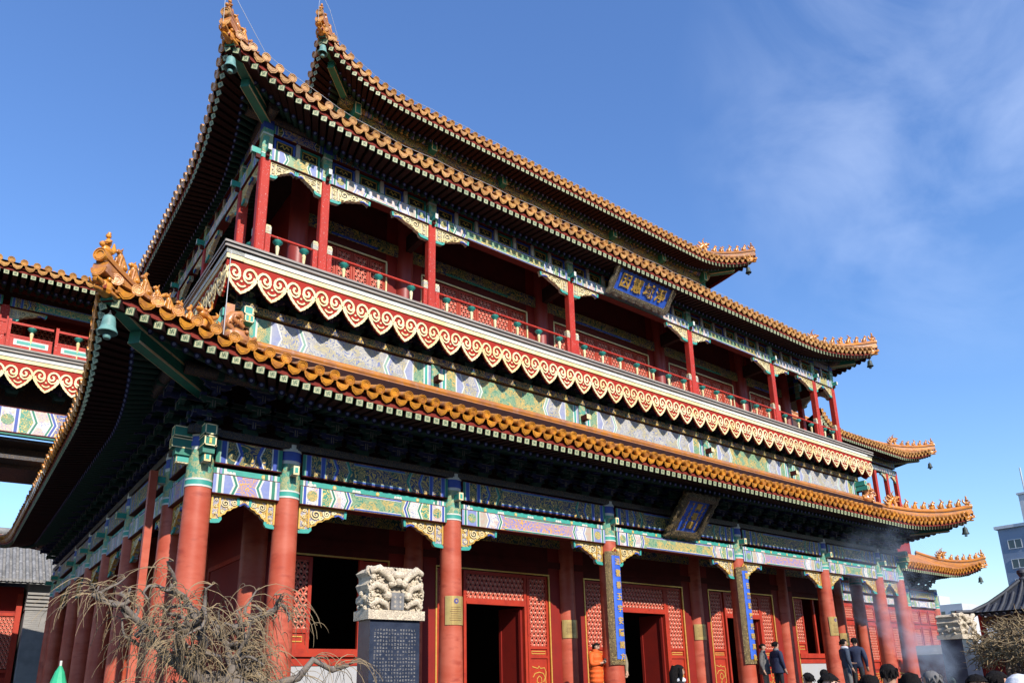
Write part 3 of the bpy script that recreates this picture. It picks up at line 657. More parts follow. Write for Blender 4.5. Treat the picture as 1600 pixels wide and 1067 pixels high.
def queti_mesh(L=.98, h=.52, gold=True):
    """carved spandrel bracket, at the column x=0, running to +x, top z=0, front face y=-.05"""
    b = MB(); s = L/.98; v = h/.52
    o = [(0, 0), (.98, 0), (.955, -.11), (.93, -.19), (.90, -.145), (.86, -.115), (.80, -.10), (.74, -.145), (.66, -.165), (.60, -.215), (.52, -.235), (.46, -.285), (.38, -.30), (.33, -.365), (.27, -.385), (.235, -.43), (.24, -.47), (.20, -.515), (.12, -.525), (0, -.53)]
    o = [(x*s, z*v) for x, z in o]
    b.prism(o, -.04, .05, 0)
    low = o[2:]
    ribbon(b, [(x, z+.016) for x, z in low[3:-4]], .035*s, -.062, -.03, 1)
    ribbon(b, [(0.01, -.018), (L-.04, -.018)], .036, -.064, -.03, 1)
    ribbon(b, [(.015*s, -.01), (.015*s, -.46*v)], .03, -.063, -.03, 1); ribbon(b, [(.2*s, -.02), (.2*s, -.42*v)], .028, -.0625, -.03, 1)
    ribbon(b, [(x, z+.01) for x, z in o[-5:]], .05, -.066, -.03, 2); ribbon(b, [(.03*s, -.49*v), (.2*s, -.48*v)], .05, -.0655, -.03, 2)
    ribbon(b, [(.955*s, -.02), (.94*s, -.17*v)], .05, -.066, -.03, 2); ribbon(b, [(.92*s, -.17*v), (.80*s, -.115*v), (.72*s, -.15*v)], .03, -.0665, -.03, 3)
    for (x, z, r, a, d) in ((.34, -.15, .105, 2.6, 1), (.56, -.12, .075, 2.6, 1), (.72, -.085, .05, 2.6, 1), (.28, -.31, .05, .5, -1), (.45, -.215, .05, .5, -1)):
        spiral(b, x*s, z*v, r*s, -.062, 4, 1.7, .022*s, d, a, -.03); spiral(b, x*s, z*v, r*s*.82, -.055, 5, 1.4, .016*s, d, a, -.03)
    for k in range(3): spiral(b, .108*s, (-.09-.13*k)*v, .038*s, -.06, 4, 1.2, .017*s, 1 if k % 2 else -1, 1, -.03)
    return b.mesh('spandrel_bracket', ['carve_gold' if gold else 'carve_cream', 'gold' if gold else 'cream', 'teal', 'blue', 'cream', 'iron'])
ME['queti'] = queti_mesh(); ME['queti_s'] = queti_mesh(.70, .50)
ME['queti2'] = queti_mesh(1.05, .42, False); ME['queti2_s'] = queti_mesh(.60, .40, False)
MIRX = Matrix.Diagonal((-1, 1, 1, 1))

def bracket_mesh(tiers=3, step=.24, dz=.19, arm=.62):
    """dougong cluster: base z=0 at y=0, stepping out to -y"""
    b = MB(); E = 3
    def arm_x(y, z, half, m):
        b.prism([(-half, z+.11), (-half, z+.05), (-half+.09, z), (half-.09, z), (half, z+.05), (half, z+.11)], y-.04, y+.04, m)
        for s in (-1, 1): b.box(s*half-.012, s*half+.012, y-.043, y+.043, z+.05, z+.056, 2); b.box(s*(half-.05)-.05, s*(half-.05)+.05, y-.05, y+.05, z+.11, z+.17, 1-m)
        b.box(-half+.1, half-.1, y-.043, y-.041, z+.004, z+.016, 2); b.box(-half+.1, half-.1, y-.0432, y-.0412, z+.094, z+.106, 2)
    def arm_y(x, y, z, m):
        b.box(x-.04, x+.04, y, .12, z, z+.11, m)
        b.prism([(x-.045, z-.03), (x+.045, z-.03), (x+.035, z+.11), (x-.035, z+.11)], y-.05, y, m)
        for sx in (-.022, .022): b.box(x+sx-.007, x+sx+.007, y-.054, y-.051, z-.02, z+.10, 2)
    b.prism([(-.11, 0), (.11, 0), (.14, .06), (.14, .13), (-.14, .13), (-.14, .06)], -.13, .13, 1)
    for k in range(tiers):
        z = .13+k*dz; y = -step*(k+1)
        arm_y(0, y-.02, z, k % 2); arm_x(0, z, arm*.5+.08*k, (k+1) % 2)
        arm_x(y, z+.06, arm*.36, k % 2)
    arm_x(-step*tiers, .13+tiers*dz-.02, arm*.5, 0)
    b.box(-.05, .05, -step*tiers-(.2 if step > .2 else .02), .1, .13+tiers*dz, (.26 if step > .2 else .2)+tiers*dz, 1)
    return b.mesh('bracket_set', ['eave_shade_blue', 'eave_shade_green', 'eave_line'])
ME['dg1'] = bracket_mesh(3, .22, .19); ME['dg2'] = bracket_mesh(3, .15, .17, .5)

def lattice_mesh(name, W, H, cell=.135, bar=.024, kind='tri', mats=('lattice_red', 'paper', 'lattice_stud')):
    """window lattice W x H in x,z (origin bottom-left), front y=0, backing board behind"""
    b = MB(); b.box(0, W, .035, .05, 0, H, 1)
    def clip(p, q):
        t0, t1 = 0, 1; dx, dz = q[0]-p[0], q[1]-p[1]
        for a, c in ((-dx, p[0]), (dx, W-p[0]), (-dz, p[1]), (dz, H-p[1])):
            if abs(a) < 1e-9:
                if c < 0: return None
            else:
                t = c/a
                if a < 0: t0 = max(t0, t)
                else: t1 = min(t1, t)
        return ((p[0]+t0*dx, p[1]+t0*dz), (p[0]+t1*dx, p[1]+t1*dz)) if t0 < t1-1e-4 else None
    angs = ((60, -60, 0) if kind == 'tri' else (45, -45)); off = 0
    for ai, an in enumerate(angs):
        a = R(an); d = (math.cos(a), math.sin(a)); nrm = (-d[1], d[0]); far = W+H; sp = cell*.866
        k0 = int(-far/sp); k1 = int(far/sp)
        for k in range(k0, k1+1):
            c = (W/2+nrm[0]*(k+off)*sp, H/2+nrm[1]*(k+off)*sp); s_ = clip((c[0]-d[0]*far, c[1]-d[1]*far), (c[0]+d[0]*far, c[1]+d[1]*far))
            if s_: ribbon(b, [s_[0], s_[1]], bar, .0+.003*ai, .03, 0)
    # raised flower studs at the crossings
    sp = cell; r = 0; z = sp*.2
    while z < H:
        x = (r % 2)*sp/2
        while x < W:
            if .02 < x < W-.02 and .02 < z < H-.02:
                b._add([Vector((x, -.014, z))]+[Vector((x+.029*math.cos(2*math.pi*q/6), .002, z+.029*math.sin(2*math.pi*q/6))) for q in range(6)], [(0, 1+q, 1+(q+1) % 6) for q in range(6)], 2)
            x += sp
        z += sp*.866; r += 1
    return b.mesh(name, list(mats))

PZ = .85     # top of the stone platform
# ---- platform
b = MB(); b.box(-2.2, LX+2.2, -2.3, LY+2.2, 0, PZ-.12, 0); b.box(-2.3, LX+2.3, -2.4, LY+2.3, PZ-.12, PZ, 1)
for k in range(4): b.box(6.0, LX-6.0, -2.4-.34*(k+1), -2.4-.34*k, 0, PZ-.17*(k+1), 1)
b.build('stone_platform', ['stone_dark', 'paving'], pav)

# ---- ground storey columns
def column_mesh(r0, r1, z0, zr, zt):
    b = MB(); hh = zr-z0
    b.lathe([(r0*1.03, z0), (r0, z0+.5), (r0-(r0-r1)*.5, z0+hh*.55), (r1, zr)], 24, 0)
    return b
shaft = column_mesh(.262, .222, PZ, 4.95, 6).mesh('column', ['column_red'])
hb = MB(); r = .226
hb.lathe([(r, 4.95), (r+.006, 4.955), (r+.006, 4.985), (r+.002, 4.985), (r+.002, 5.07), (r+.006, 5.07), (r+.006, 5.10), (r, 5.10), (r, 5.62), (r, 5.68), (r+.01, 5.68), (r+.01, 5.76), (r, 5.76), (r, 5.86), (r+.01, 5.86), (r+.01, 5.92), (r, 5.92), (r, 6.0)], 24,
        ms=[1, 1, 1, 2, 1, 1, 1, 0, 1, 1, 3, 3, 3, 3, 1, 1, 1])
head = hb.mesh('column_head', ['scale_green', 'white', 'teal', 'blue'])
pb = MB(); pb.lathe([(.36, 0), (.37, .05), (.33, .12), (.28, .14)], 20, 0); pb.box(-.4, .4, -.4, .4, -.06, 0, 0); ped = pb.mesh('column_base', ['marble'])
tb = MB(); tb.box(-.055, .055, -.42, -.2, 5.36, 5.53, 0); tb.box(-.055, .055, -.4245, -.4205, 5.36, 5.53, 1); tb.box(-.03, .03, -.429, -.425, 5.395, 5.495, 2)
for s in (-1, 1): tb.box(s*.058-.002, s*.058+.002, -.41, -.22, 5.385, 5.505, 2)
tenon = tb.mesh('beam_tenon', ['carve_cream', 'cream', 'teal'])
def ground_column(x, y, tenons=((0, 0),)):
    c = link('column', shaft, pav, T((x, y, 0))); link('column_head', head, c); link('column_base', ped, c, T((0, 0, PZ)))
    for a in tenons: link('beam_tenon', tenon, c, Matrix.Rotation(a[0], 4, 'Z'))
    return c
for i, x in enumerate(XS):
    ground_column(x, 0, ((0, 0), (R(-90), 0)) if i == 0 else (((0, 0), (R(90), 0)) if i == 7 else ((0, 0),)))
for y in YS[1:]: ground_column(0, y, ((R(-90), 0),))
for y in YS[1:]: ground_column(LX, y, ((R(90), 0),))
# corner beam heads above the corner columns
for x, sx in ((0, -1), (LX, 1)):
    for ang in (0, R(-90)*(-sx)):
        bb = MB(); bb.box(-.10, .10, -.52, -.1, 5.62, 5.80, 0); bb.prism([(-.10, 5.62), (.10, 5.62), (.10, 5.50), (-.10, 5.50)], -.46, -.15, 0)
        bb.box(-.11, .11, -.50, -.1, 5.83, 6.02, 0)
        for z0, z1, yy in ((5.62, 5.80, -.52), (5.83, 6.02, -.50)):
            for q in ((-.10, .10, z0, z0+.02), (-.10, .10, z1-.02, z1), (-.10, -.08, z0, z1), (.08, .10, z0, z1)): bb.box(q[0], q[1], yy-.006, yy-.002, q[2], q[3], 1)
            for s in (-1, 1): bb.box(s*.112-.002, s*.112+.002, yy, -.15, z0, z0+.02, 1); bb.box(s*.112-.002, s*.112+.002, yy, -.15, z1-.02, z1, 1)
        bb.box(-.02, .02, -.53, -.523, 5.66, 5.76, 2)
        bb.build('beam_head', ['green', 'cream', 'gold'], pav, T((x, 0, 0)) @ Matrix.Rotation(ang if ang == 0 else (R(-90) if sx < 0 else R(90)), 4, 'Z'))

CENT = ['paint_lav', 'paint_yellow', 'paint_lav', 'paint_yellow', 'paint_lav', 'paint_yellow', 'paint_lav']
def ground_beams(M, us, dark=False):
    for i in range(len(us)-1):
        a, c = us[i]+.2, us[i+1]-.2
        painted_beam('lower_beam', pav, M, a, c, 4.88, 5.25, -.15, .3, 'A' if i % 2 == 0 else 'B', CENT[i])
        plain_board('flower_board', pav, M, a, c, 5.25, 5.36, -.11, .2)
        painted_beam('upper_beam', pav, M, a, c, 5.42, 5.87, -.19, .38, 'D', 'paint_dark')
        q = ME['queti'] if c-a > 2 else ME['queti_s']
        link('spandrel_bracket', q, pav, M @ T((a+.03, 0, 4.885)))
        link('spandrel_bracket', q, pav, M @ T((c-.03, 0, 4.885)) @ MIRX)
    b = MB(); b.box(us[0]-.3, us[-1]+.3, -.22, .22, 5.90, 6.04, 0); b.build('flat_plate', ['eave_gilt'], pav, M)
    us2 = []
    for i in range(len(us)-1):
        n = max(1, round((us[i+1]-us[i])/.78))
        us2 += [us[i]+(us[i+1]-us[i])*k/n for k in range(n)]
    for u in us2+[us[-1]]: link('bracket_set', ME['dg1'], pav, M @ T((u, 0, 6.04)))
    b = MB()
    b.tube([(us[0]-.6, -.74, 6.86), (us[-1]+.6, -.74, 6.86)], .12, 10, 0); b.box(us[0], us[-1], .02, .08, 6.04, 7.9, 1)
    b.build('eave_purlin', ['eave_gilt', 'eave_shade_red'], pav, M)
ground_beams(FR['front'][0], XS); ground_beams(FR['left'][0], [LY-y for y in YS[::-1]])
# ---- ceiling of the ground gallery
b = MB(); b.box(.1, LX-.1, .1, LY-.1, 6.0, 6.1, 0); b.build('gallery_ceiling', ['eave_shade_red'], pav)

# ---- ground storey inner wall with doors and windows (front), y = 1.62
WY = 1.62
icol = MB(); icol.lathe([(.27, PZ), (.262, 3.2), (.25, 6.0)], 24, 0); icol = icol.mesh('inner_column', ['column_red'])
for x in XS[1:-1]: link('inner_column', icol, pav, T((x, WY+.06, 0)))
for y in YS[2:-1]: link('inner_column', icol, pav, T((WY+.06, y, 0)))
def frame_box(b, x0, x1, z0, z1, t, y0, y1, m):
    b.box(x0, x0+t, y0, y1, z0, z1, m); b.box(x1-t, x1, y0, y1, z0, z1, m); b.box(x0+t, x1-t, y0, y1, z0, z0+t, m); b.box(x0+t, x1-t, y0, y1, z1-t, z1, m)
def cloud_panel(b, cx, cz, w_, h_, y, m):
    """gilt line ornament of a door skirt panel"""
    hw, hh = w_/2, h_/2
    ribbon(b, [(cx-hw, cz+hh*.95), (cx-hw*.2, cz+hh*.8), (cx, cz+hh*.98), (cx+hw*.2, cz+hh*.8), (cx+hw*.8, cz+hh*.85), (cx+hw, cz+hh*.5), (cx+hw*.9, cz-hh*.1), (cx+hw, cz-hh*.6), (cx+hw*.7, cz-hh*.95), (cx+hw*.1, cz-hh*.9), (cx-hw*.15, cz-hh*.45)], .022, y, y+.01, m)
    ribbon(b, [(cx-hw, cz-hh*.8), (cx-hw*.3, cz-hh*.9), (cx+hw*.05, cz-hh*.4), (cx+hw*.35, cz-hh*.3), (cx+hw*.3, cz+.02), (cx, cz+hh*.2), (cx-hw*.3, cz), (cx-hw*.35, cz-hh*.3), (cx-hw*.05, cz-hh*.35)], .022, y, y+.01, m)
    ribbon(b, [(cx-hw*.9, cz+hh*.1), (cx-hw*.6, cz+hh*.4), (cx, cz+hh*.5), (cx+hw*.6, cz+hh*.4), (cx+hw*.85, cz+hh*.05), (cx+hw*.6, cz-hh*.3)], .022, y, y+.01, m)
LATC = {}
def lattice(w_, h_, **k):
    key = (round(w_, 3), round(h_, 3), k.get('kind'))
    if key not in LATC: LATC[key] = lattice_mesh('lattice', w_, h_, **k)
    return LATC[key]
def door_leaf(parent, x0, x1, z0, z1, y, lat_z, M=None, name='door_panel'):
    """panel leaf: lattice above, waist panel, skirt panel with gilt cloud"""
    b = MB(); t = .075
    frame_box(b, x0, x1, z0, z1, t, y, y+.06, 0)
    b.box(x0+t, x1-t, y, y+.06, lat_z-.07, lat_z, 0); b.box(x0+t, x1-t, y, y+.06, lat_z-.30, lat_z-.24, 0)
    b.box(x0+t, x1-t, y+.03, y+.05, z0+t, lat_z-.07, 0)
    ribbon(b, [(x0+t+.05, lat_z-.125), (x1-t-.05, lat_z-.125), (x1-t-.05, lat_z-.185), (x0+t+.05, lat_z-.185), (x0+t+.05, lat_z-.125)], .02, y+.018, y+.03, 1)
    zc = (z0+t+lat_z-.30)/2; cloud_panel(b, (x0+x1)/2, zc+.1, (x1-x0-2*t)*.82, min(.62, (lat_z-.30-z0-t)*.8), y+.018, 1)
    o = b.build(name, ['door_red', 'gold'], parent, M)
    link('lattice', lattice(x1-x0-2*t, z1-t-lat_z), o, T((x0+t, y+.012, lat_z)))
    return o
HEADZ = 4.24
for i in range(1, 6):
    a, c = XS[i]+.22, XS[i+1]-.22
    door = i in (2, 3, 4); W = c-a
    fx0, fx1 = a+.42, c-.42
    b = MB()
    b.box(a, fx0, WY, WY+.12, PZ, 6.0, 0); b.box(fx1, c, WY, WY+.12, PZ, 6.0, 0); b.box(fx0, fx1, WY, WY+.12, HEADZ, 6.0, 2)  # darker red above the head: porch shade painted into the wall
    b.box(a, c, WY-.04, WY, 4.45, 4.62, 2); b.box(a, c, WY-.05, WY, 5.0, 5.4, 3)
    # gilt line of the opening
    for q in ((fx0-.02, fx1+.02, HEADZ, HEADZ+.035), (fx0-.02, fx0+.012, PZ, HEADZ), (fx1-.012, fx1+.02, PZ, HEADZ)): b.box(q[0], q[1], WY-.02, WY+.015, q[2], q[3], 1)
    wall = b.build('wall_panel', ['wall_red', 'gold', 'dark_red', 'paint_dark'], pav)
    if door:
        pw = .72; dx0, dx1 = fx0+pw+.05, fx1-pw-.05
        if i == 3: pw = .74; dx0, dx1 = fx0+pw+.05, fx1-pw-.05
        door_leaf(pav, fx0+.02, fx0+pw, PZ, HEADZ-.02, WY+.03, 2.42)
        door_leaf(pav, fx1-pw, fx1-.02, PZ, HEADZ-.02, WY+.03, 2.42)
        b = MB(); tz0, tz1 = 3.46, HEADZ-.02
        frame_box(b, dx0, dx1, tz0, tz1, .085, WY-.01, WY+.07, 0)
        b.box(dx0, dx0+.075, WY-.012, WY+.09, PZ, tz0, 0); b.box(dx1-.075, dx1, WY-.012, WY+.09, PZ, tz0, 0); b.box(dx0+.075, dx1-.075, WY-.03, WY+.10, tz0-.055, tz0-.004, 0)
        fr_ = b.build('door_frame', ['door_red'], pav)
        link('lattice', lattice(dx1-dx0-.17, tz1-tz0-.17), fr_, T((dx0+.085, WY+.01, tz0+.085)))
        # leaves standing open into the hall
        for hx, ang in ((dx1-.08, R(96)), (dx0+.08, R(84))):
            M = T((hx, WY+.1, 0)) @ Matrix.Rotation(ang, 4, 'Z')
            b = MB(); b.box(0, .82, -.03, .03, PZ+.02, tz0-.07, 0); frame_box(b, 0, .82, PZ+.02, tz0-.07, .08, .031, .06, 0); b.box(.02, .05, -.035, -.031, PZ+.1, tz0-.1, 1)
            b.build('open_door', ['wall_red', 'door_red'], pav, M)
    else:
        sill = 2.30; pw = .62
        for x0 in (fx0+.02, fx1-pw): 
            b = MB(); frame_box(b, x0, x0+pw-.02, sill, HEADZ-.02, .08, WY+.03, WY+.09, 0)
            b.box(x0+.08, x0+pw-.1, WY+.03, WY+.09, 2.62, 2.70, 0); b.box(x0+.08, x0+pw-.1, WY+.06, WY+.08, sill+.08, 2.62, 0)
            ribbon(b, [(x0+.15, 2.55), (x0+pw-.17, 2.55), (x0+pw-.17, 2.45), (x0+.15, 2.45), (x0+.15, 2.55)], .022, WY+.045, WY+.06, 1)
            o = b.build('window_panel', ['door_red', 'gold'], pav)
            link('lattice', lattice(pw-.18, HEADZ-.10-2.70), o, T((x0+.08, WY+.042, 2.70)))
        b = MB(); b.box(fx0, fx1, WY-.06, WY+.16, sill-.16, sill, 0); b.box(fx0, fx1, WY+.0, WY+.14, sill-.34, sill-.16, 0); b.box(fx0, fx1, WY+.02, WY+.12, PZ, sill-.34, 1)
        b.build('window_sill', ['door_red', 'marble'], pav)
        b = MB(); mx_ = (fx0+fx1)/2+ (.5 if i == 1 else .1); b.box(mx_, mx_+.09, WY+.02, WY+.10, sill, HEADZ, 0); b.build('window_post', ['door_red'], pav)
# side (left) inner wall: plain red with window grilles; hall box closing the interior
b = MB(); b.box(WY, WY+.12, WY, LY-WY, PZ, 6.0, 0)
for k in range(1, 6):
    y0, y1 = YS[k]+.5, YS[k+1]-.5
    b.box(WY-.03, WY, y0, y1, 2.2, 2.32, 1); b.box(WY-.03, WY, y0, y1, 4.2, 4.3, 1); b.box(WY-.03, WY, y0, y0+.08, 2.32, 4.2, 1); b.box(WY-.03, WY, y1-.08, y1, 2.32, 4.2, 1)
b.build('side_wall', ['wall_red', 'door_red'], pav)
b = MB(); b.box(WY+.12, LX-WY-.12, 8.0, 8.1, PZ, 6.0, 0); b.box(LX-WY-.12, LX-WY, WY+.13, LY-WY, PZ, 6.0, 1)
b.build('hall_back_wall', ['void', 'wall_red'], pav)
# gilt throne pedestal dimly seen inside
b = MB(); b.prism([(7.6, PZ), (8.2, PZ), (8.1, 1.5), (8.2, 1.6), (8.05, 1.9), (8.1, 2.3), (7.95, 2.6), (7.85, 2.6), (7.7, 2.3), (7.75, 1.9), (7.6, 1.6), (7.7, 1.5)], 4.2, 4.8, 0)
b.build('altar_screen', ['carve_frame'], pav)

# ================================================================== BALCONY AND UPPER STOREY
# ---- painted band and brackets under the balcony (n = .70)
def under_balcony(M, Ls):
    us = [.7]+[x for x in (XS if abs(Ls-LX) < .1 else [LY-y for y in YS[::-1]])[2:-2]]+[Ls-.7]
    for i in range(len(us)-1):
        painted_beam('painted_band', pav, M, us[i]+.12, us[i+1]-.12, 8.22, 8.92, .70, .2, 'P', 'paint_yellow' if i % 2 else 'paint_pale')
    for u in us:
        b = MB(); b.box(u-.12, u+.12, .66, .9, 8.22, 8.92, 0); b.box(u-.07, u+.07, .42, .66, 8.46, 8.60, 1); b.box(u-.07, u+.07, .414, .418, 8.46, 8.60, 2)
        b.build('band_post', ['scale_green', 'dark_red', 'cream'], pav, M)
    b = MB(); b.box(.55, Ls-.55, .62, .95, 8.94, 9.10, 0); b.box(.9, Ls-.9, .95, 1.0, 9.0, 10.0, 1); b.build('flat_plate', ['paint_dark', 'eave_shade_red'], pav, M)
    n = round((Ls-1.4)/.62)
    for k in range(n+1): link('bracket_set', ME['dg2'], pav, M @ T((.7+(Ls-1.4)*k/n, .78, 9.10)))
under_balcony(*FR['front']); under_balcony(*FR['left'])
for x, ang in ((.7, R(-90)), (.7, 0), (LX-.7, 0)):
    bb = MB()
    for z0, z1, d in ((8.50, 8.66, .5), (8.70, 8.88, .42)):
        bb.box(-.09, .09, -d, 0, z0, z1, 0)
        for q in ((-.09, .09, z0, z0+.02), (-.09, .09, z1-.02, z1), (-.09, -.07, z0, z1), (.07, .09, z0, z1)): bb.box(q[0], q[1], -d-.006, -d-.002, q[2], q[3], 1)
    bb.box(-.015, .015, -.508, -.504, 8.53, 8.63, 2)
    bb.build('beam_head', ['teal', 'cream', 'gold'], pav, T((x, .70, 0)) @ Matrix.Rotation(ang, 4, 'Z'))

# ---- balcony floor and its hanging fascia of ruyi clouds (n = .19)
PITCH = .6115; FS = 1.22
def fz_(z): return 9.035+(z-9.035)*FS
def ruyi_outline(k=0):
    """bottom edge of one cloud pendant over one pitch, x from -P/2 to P/2"""
    P = PITCH/2
    half = [(0, 9.035), (.035, 9.06), (.085, 9.085), (.10, 9.11), (.15, 9.135), (.165, 9.16), (.205, 9.19), (.225, 9.225), (.255, 9.255), (.28, 9.30), (P, 9.345)]
    half = [(x, 9.035+(z-9.035)*FS) for x, z in half]
    return [(-x, z) for x, z in half[::-1]]+half[1:]
def scroll_mesh():
    b = MB()
    o = ruyi_outline()
    ribbon(b, [(x*.97, z+.022) for x, z in o], .054, -.022, .0, 0)
    for s in (-1, 1):
        # the band rises from the joint, runs over the top and curls in as a hook
        c = [(.3055, 9.36), (.285, 9.43), (.255, 9.475), (.205, 9.51), (.15, 9.515), (.10, 9.495), (.062, 9.46), (.045, 9.41), (.062, 9.365), (.105, 9.335), (.15, 9.345), (.172, 9.385), (.16, 9.42), (.125, 9.425)]
        ribbon(b, [(s*x, fz_(z)) for x, z in c], .046, -.024, .0, 0)
        ribbon(b, [(s*x, fz_(z)) for x, z in [(.045, 9.41), (.035, 9.36), (.06, 9.30), (.12, 9.265), (.19, 9.285), (.235, 9.33), (.25, 9.38)]], .036, -.023, .0, 0)
    b.tube([(0, -.022, fz_(9.265)), (0, 0, fz_(9.265))], .022, 10, 0)
    ribbon(b, [(x, fz_(z)) for x, z in [(-.085, 9.205), (-.04, 9.175), (0, 9.168), (.04, 9.175), (.085, 9.205)]], .034, -.022, .0, 0)
    return b.mesh('cloud_scroll', ['cream'])
ME['ruyi'] = scroll_mesh()
def fascia(M, Ls, detail=True, owner=None):
    owner = owner or pav
    a, c = .17, Ls-.17; n0 = .19
    n = round((c-a)/PITCH); p = (c-a)/n; sc = p/PITCH
    pts = [(c, 9.84), (a, 9.84)]
    for k in range(n):
        cx = a+(k+.5)*p
        pts += [(cx+x*sc, z) for x, z in (ruyi_outline()[:-1] if k < n-1 else ruyi_outline())]
    b = MB()
    top = 9.84
    for (x0, z0), (x1, z1) in zip(pts[2:-1], pts[3:]):       # front and back faces as vertical strips, so the scallops stay clean
        b.quad((x0, n0, z0), (x1, n0, z1), (x1, n0, top), (x0, n0, top), 0); b.quad((x0, n0+.05, top), (x1, n0+.05, top), (x1, n0+.05, z1), (x0, n0+.05, z0), 0)
        b.quad((x0, n0, z0), (x0, n0+.05, z0), (x1, n0+.05, z1), (x1, n0, z1), 0)
    for k in range(3, n, 4): b.box(a+k*p-.004, a+k*p+.004, n0-.003, n0, 9.46, 9.74, 1)
    f = b.build('fascia_board', ['fascia_red', 'iron'], owner, M)
    if detail:
        for k in range(n): link('cloud_scroll', ME['ruyi'], f, T((a+(k+.5)*p, n0, 0)) @ Matrix.Diagonal((sc, 1, 1, 1)))
    b = MB()
    b.box(a-.02, c+.02, n0-.03, n0+.3, 9.74, 9.84, 0); b.box(a-.03, c+.03, n0-.05, n0+.3, 9.843, 9.95, 1)
    b.box(a-.07, c+.07, n0-.10, 1.2, 9.955, 10.0, 2); b.box(a-.05, c+.05, n0-.08, 1.2, 10.003, 10.04, 3); b.box(a-.08, c+.08, n0-.11, 1.25, 10.043, 10.09, 2)
    b.build('balcony_edge', ['cream', 'white', 'wood_grey', 'iron'], owner, M)
for sd in FR: fascia(*FR[sd], detail=sd in ('front', 'left'))
b = MB(); b.box(.4, LX-.4, .4, LY-.4, 9.92, 10.06, 0); b.build('balcony_floor', ['wood_grey'], pav)
pb_ = MB(); pb_.tube([(.22, .14, 7.6), (.22, .13, 9.9)], .008, 6, 0); pb_.build('down_conductor', ['wire'], pav)

# ---- upper posts, rail, beams
UZ = 12.90
def upost():
    b = MB(); s = .105
    o = [(-s, -s+.02), (-s+.02, -s), (s-.02, -s), (s, -s+.02), (s, s-.02), (s-.02, s), (-s+.02, s), (-s, s-.02)]
    vs = [Vector((x, y, 10.06)) for x, y in o]+[Vector((x, y, UZ)) for x, y in o]
    b._add(vs, [(i, (i+1) % 8, (i+1) % 8+8, i+8) for i in range(8)], 0); return b.mesh('square_post', ['post_red'])
def uhead():
    b = MB(); s = .108
    b.box(-s, s, -s, s, UZ, UZ+.10, 1); b.box(-s-.003, s+.003, -s-.003, s+.003, UZ+.10, UZ+.125, 2); b.box(-s, s, -s, s, UZ+.125, 13.98, 0)
    b.box(-s-.004, s+.004, -s-.004, s+.004, UZ+.62, UZ+.66, 2); b.box(-s-.003, s+.003, -s-.003, s+.003, UZ+.78, 13.6+.42, 3)
    b.box(-.04, .04, -.3, -s, UZ+.10, UZ+.24, 1); b.box(-.04, .04, -.306, -.302, UZ+.10, UZ+.24, 2); b.prism([(-.035, UZ+.0), (.035, UZ+.0), (.035, UZ+.1), (-.035, UZ+.1)], -.2, -s, 4)
    return b.mesh('post_head', ['scale_green', 'teal', 'white', 'blue', 'dark_red'])
ME['upost'] = upost(); ME['uhead'] = uhead()
def baluster():
    b = MB(); b.lathe([(.035, 10.3), (.02, 10.45), (.03, 10.65), (.048, 10.82), (.03, 10.86)], 8, 0); b.lathe([(.03, 10.86), (.09, 10.92), (.115, 10.955), (.09, 10.98), (.03, 10.99)], 10, 1)
    b.box(-.016, .016, -.016, .016, 10.98, 11.06, 2); b.box(-.03, .03, -.02, .02, 10.1, 10.3, 2); return b.mesh('baluster', ['cream', 'teal', 'post_red'])
ME['bal'] = baluster()
def rail_post():
    b = MB(); b.box(-.055, .055, -.055, .055, 10.06, 11.06, 0); b.box(-.062, .062, -.062, .062, 11.06, 11.24, 1); b.box(-.05, .05, -.05, .05, 11.24, 11.28, 2); return b.mesh('rail_post', ['post_red', 'carve_cream', 'cream'])
ME['rpost'] = rail_post()
NP = .97
